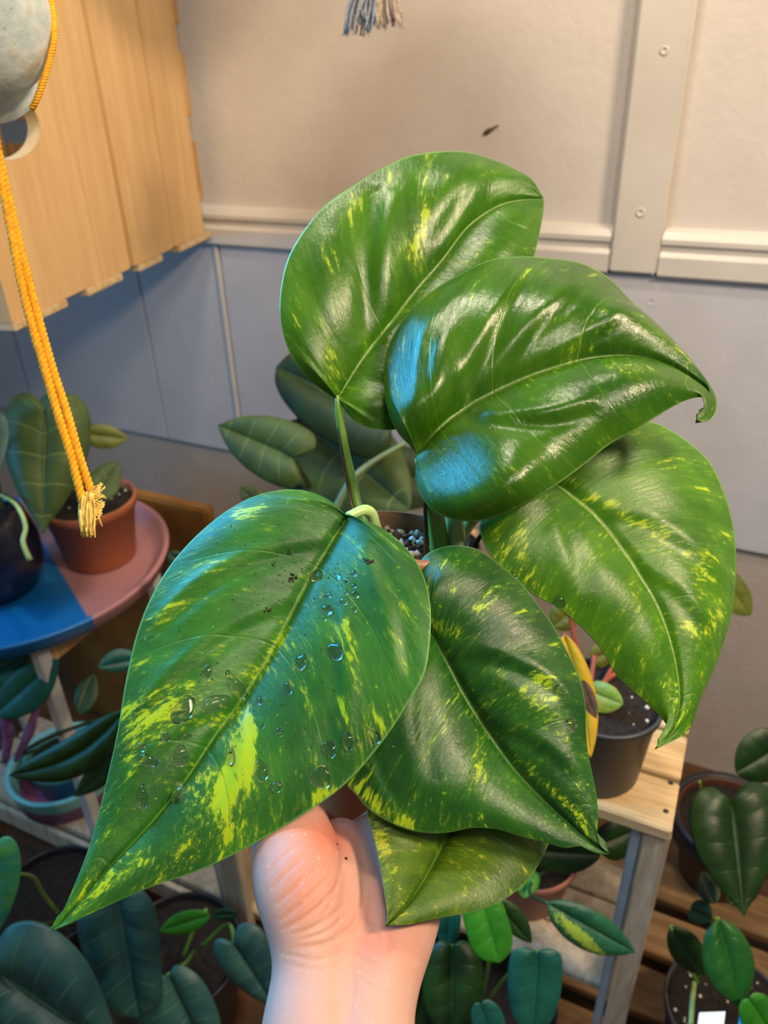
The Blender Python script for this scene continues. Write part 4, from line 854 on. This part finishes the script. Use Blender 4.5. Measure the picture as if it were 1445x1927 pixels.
pxtube('stem', [(150,1740,1.1),(180,1700,1.0),(218,1672,.84)], [.0028]*24, MT['stem'], q3)
q4 = empty('potted_plant', atz(370, 1860, .005), 'plant in a black pot left of the wrist with drooping dark leaves', 'plant')
pb = atz(365, 1905, .005); q4.location = Vector(pb)
pot_parts(q4, pb, .07, .095, .17, MT['black'])
bgleaf(q4, VM['velvet'], (318,1835,.86), (400,2010,.86), (92,56), ROUND, dome=.012, nv=6)
bgleaf(q4, VM['velvet'], (440,1775,.95), (520,1900,.95), (46,60), HEART, dome=.010, nv=6)
bgleaf(q4, VM['velvet'], (300,1860,.92), (330,1960,.92), (26,44), OVAL)
bgleaf(q4, VM['green'], (395,1722,1.05), (300,1752,1.05), (22,20), OVAL)
bgleaf(q4, VM['dark'], (400,1722,1.05), (450,1720,1.02), (12,12), OVAL)
for a in ([(365,1790,1.12),(352,1810,1.0),(318,1835,.86)], [(380,1780,1.12),(430,1740,1.05),(442,1775,.95)], [(345,1800,1.1),(365,1750,1.08),(388,1712,1.05)]): pxtube('stem', a, [.0026]*24, MT['stem'], q4)

# --- plant behind the held pot
q5 = empty('potted_plant', W(-.50, .95, .62), 'pale-veined broad-leaved plant in a dark pot standing behind the held pot', 'plant')
pot_parts(q5, W(-.50, .95, .6205), .055, .075, .11, MT['grey_pot'])
bgleaf(q5, VM['mid'], (551,862,1.02), (410,800,1.04), (62,60), [(0,0),(-.10,.2),(-.2,.55),(-.12,.9),(.1,1),(.4,.92),(.65,.7),(.85,.38),(1,0)], dome=.010, nv=6)
VM['dull'] = leaf_mat('dull_dark_leaf', (.014, .036, .008), (.024, .058, .014), (.03, .1, .02), .1, 14, (.07, .12, .04), 6, .55, .03, vein_mix=.35, trans=.06, edge=(.04, .08, .03))
bgleaf(q5, VM['dull'], (735,800,1.05), (520,690,1.10), (98,80), [(0,0),(-.05,.25),(-.08,.6),(.05,.95),(.3,1),(.6,.9),(.82,.65),(.95,.35),(1,0)], dome=.012, nv=5)
bgleaf(q5, VM['mid'], (560,790,1.16), (770,960,1.08), (95,95), ROUND, dome=.010, nv=6)
bgleaf(q5, VM['olive'], (500,960,1.10), (452,918,1.12), (22,20), ROUND)
bgleaf(q5, VM['teal'], (575,905,1.15), (520,890,1.15), (24,24), ROUND)
bgleaf(q5, VM['dark'], (345,1060,1.05), (316,1040,1.05), (14,16), OVAL)
bgleaf(q5, VM['dull'], (700,900,1.18), (860,900,1.18), (60,60), ROUND)
for a in ([(600,960,1.2),(580,910,1.12),(551,862,1.02)], [(620,960,1.2),(690,870,1.12),(735,800,1.05)], [(610,960,1.2),(590,880,1.2),(560,790,1.16)]): pxtube('stem', a, [.004]*24, MT['stem_dark'], q5)
pxtube('stem', [(630,960,.95),(660,905,.95),(700,870,.96),(765,832,.98)], np.linspace(.005, .003, 24), plain('grey_green_stem', (.14, .22, .10), .5), q5)

# --- grey pot on the right stand
q6b = atz(1118, 1440, .6205); q6 = empty('potted_plant', q6b, 'red-stemmed lime-leaved plant in a charcoal pot on the right stand', 'plant')
def fit_r(px, py, z): return None
pc6 = pot_parts(q6, q6b, .047, .060, .105, MT['grey_pot'], specks=12, depth=.012, rim=.005)
bgleaf(q6, VM['lime'], (1108,1300,.80), (1172,1325,.775), (32,26), ROUND, dome=.006)
bgleaf(q6, VM['olive'], (1075,1150,.80), (1040,1180,.80), (30,26), ROUND)
bgleaf(q6, VM['olive'], (1115,1240,.83), (1150,1225,.83), (22,22), ROUND)
bgleaf(q6, VM['yellow'], (1062,1195,.70), (1112,1425,.68), (50,26), OVAL, bend=-8, label='yellowing leaf with a brown withered patch')
bgleaf(q6, plain('withered_brown', (.12, .075, .045), .8, .2, 80), (1096,1280,.672), (1122,1352,.668), (15,12), OVAL, name='withered_patch')
for a in ([(1102,1330,.80),(1096,1270,.80),(1080,1200,.80),(1070,1150,.80)], [(1108,1330,.80),(1112,1280,.81),(1118,1235,.83)], [(1104,1330,.80),(1096,1290,.78),(1070,1230,.72),(1062,1195,.70)], [(1106,1330,.80),(1130,1290,.82),(1160,1265,.84)]):
    pxtube('stem', a, [.0028]*24, MT['stem_red'], q6)
bgleaf(q6, VM['olive'], (1360,1082,1.00), (1412,1158,1.0), (34,26), ROUND, dome=.005)
pxtube('stem', [(1108,1330,.80),(1200,1180,.88),(1290,1080,.95),(1360,1082,1.0)], [.0022]*24, MT['stem_red'], q6)

# --- pink pot on the stand's shelf
q7b = W(-.130, .700, .262); q7 = empty('potted_plant', q7b, 'trailing plant in a pink clay pot on the lower shelf of the right stand', 'plant')
pot_parts(q7, q7b, .050, .068, .095, MT['pink_pot'], specks=10, depth=.010)
bgleaf(q7, VM['varieg'], (1032,1700,.80), (1195,1792,.80), (44,32), OVAL, dome=.007, blobs=[(1085,1755,60,11,40,5)])
bgleaf(q7, VM['dark'], (1010,1600,.92), (1130,1610,.92), (40,34), ROUND)
bgleaf(q7, VM['dark'], (1130,1590,.95), (1200,1560,.97), (40,34), ROUND)
bgleaf(q7, VM['green'], (998,1640,.9), (985,1690,.88), (20,22), ROUND)
pxtube('stem', [(1080,1620,1.0),(1010,1650,.92),(996,1680,.85),(1032,1700,.80)], [.002]*24, MT['stem_dark'], q7)
# --- green leaves right of the wrist
q8b = atz(905, 1990, .005); q8 = empty('potted_plant', q8b, 'leafy green plant in a black pot right of the wrist', 'plant')
pot_parts(q8, q8b, .075, .10, .16, MT['black'])
bgleaf(q8, VM['green'], (905,1690,.78), (940,1812,.77), (44,38), [(0,0),(-.05,.4),(.1,.9),(.4,1),(.7,.95),(.9,.6),(1,0)], dome=.006, label='bright green leaf')
bgleaf(q8, VM['dark'], (925,1690,.80), (1000,1775,.80), (18,26), OVAL)
bgleaf(q8, VM['teal'], (1010,1790,.80), (1002,1950,.80), (52,50), [(0,0),(-.04,.5),(.03,.9),(.3,1),(.6,.9),(.85,.6),(1,0)], dome=.008)
bgleaf(q8, VM['dark'], (850,1780,.84), (850,1960,.82), (56,60), ROUND, dome=.010)
bgleaf(q8, VM['teal'], (905,1890,.78), (935,1990,.78), (26,34), ROUND)
bgleaf(q8, VM['teal'], (845,1700,.88), (840,1790,.88), (22,24), ROUND)
bgleaf(q8, VM['dark'], (800,1850,.86), (770,1960,.86), (40,40), ROUND)
for a in ([(905,1900,1.02),(880,1820,.95),(850,1790,.88),(832,1775,.86)], [(905,1900,1.02),(920,1800,.9),(905,1690,.78)], [(905,1900,1.02),(960,1830,.9),(1010,1790,.80)], [(900,1890,1.0),(890,1850,.95),(885,1820,.92)], [(905,1900,1.0),(880,1840,.9),(850,1780,.84)]): pxtube('stem', a, [.0022]*24, MT['stem'], q8)

# --- right edge
q9b = atz(1345, 1640, .076); q9 = empty('potted_plant', q9b, 'shaded plant in a black-rimmed brown pot, its large heart leaf hanging right of the stand', 'plant')
pot_parts(q9, q9b, .06, .085, .14, plain('dark_brown_pot', (.09, .03, .015), .5), MT['soil'])
v, f = lathe_vf([(.086, .10), (.093, .105), (.095, .142), (.090, .146), (.084, .142)], q9b, ZW, 48); mkobj('cache_rim', v, f, MT['black'], q9, True)
bgleaf(q9, VM['dark'], (1375,1510,.88), (1400,1725,.84), (82,88), HEART, dome=.010, label='large hanging heart-shaped leaf')
bgleaf(q9, VM['dark'], (1470,1400,1.0), (1385,1455,1.0), (50,50), ROUND)
bgleaf(q9, VM['dark'], (1420,1560,1.05), (1500,1480,1.05), (60,60), ROUND)
pxtube('stem', [(1345,1570,1.1),(1325,1520,1.02),(1316,1470,.98)], [.0018]*24, MT['stem'], q9)
pxtube('stem', [(1350,1570,1.1),(1365,1530,.95),(1375,1510,.88)], [.0022]*24, MT['stem_dark'], q9)
pxtube('stem', [(1350,1570,1.1),(1400,1490,1.05),(1470,1400,1.0)], [.0022]*24, MT['stem_dark'], q9)
q10b = atz(1335, 1990, .076); q10 = empty('potted_plant', q10b, 'glossy oval-leaved plant in a black pot at the bottom right corner', 'plant')
pot_parts(q10, q10b, .062, .080, .13, MT['grey_pot'], specks=60, depth=.008)
bgleaf(q10, VM['dark'], (1262,1745,.90), (1325,1835,.90), (30,30), OVAL)
bgleaf(q10, leaf_mat('gloss_green', (.010, .075, .012), (.02, .12, .02), (.1, .2, .1), .1, 14, (.04, .16, .03), 6, .22, .03, vein_mix=.3, trans=.1), (1350,1730,.84), (1395,1895,.82), (48,46), OVAL, dome=.010)
bgleaf(q10, VM['dark'], (1345,1700,.92), (1320,1640,.95), (22,22), OVAL)
bgleaf(q10, VM['dark'], (1370,1700,.92), (1430,1640,.95), (30,26), OVAL)
bgleaf(q10, VM['green'], (1410,1880,.80), (1460,1960,.80), (34,34), ROUND)
bgleaf(q10, VM['dark'], (1300,1712,.95), (1340,1730,.92), (20,26), ROUND)
pxtube('stem', [(1310,1840,1.0),(1350,1780,.92),(1350,1730,.84)], [.003]*24, MT['stem'], q10)
pxtube('stem', [(1312,1850,1.0),(1280,1780,.96),(1262,1745,.90)], [.003]*24, MT['stem'], q10)
pxtube('stem', [(1300,1927,.86),(1303,1880,.90),(1306,1850,.95)], [.003]*24, MT['stem_pale'], q10)
tg = plain('cyan_plastic', (.01, .45, .65), .4, .05); v, f = box_vf(P(1388, 1940, .80), (P(1412, 1945, .80)-P(1388, 1940, .80)), (P(1396, 1882, .81)-P(1388, 1940, .80)), VIEW*.0012, .0004); 
tag(mkobj('plant_tag', v, f, tg), 'bright cyan plastic plant tag stuck in the bottom right pot', 'tag')
wt = plain('white_plastic', (.75, .78, .80), .4, .03); v, f = box_vf(P(1312, 1936, .80), (P(1362, 1934, .80)-P(1312, 1936, .80)), (P(1316, 1906, .81)-P(1312, 1936, .80)), VIEW*.0012, .0004)
tag(mkobj('plant_tag', v, f, wt), 'white plastic plant label at the very bottom of the corner pot', 'tag')
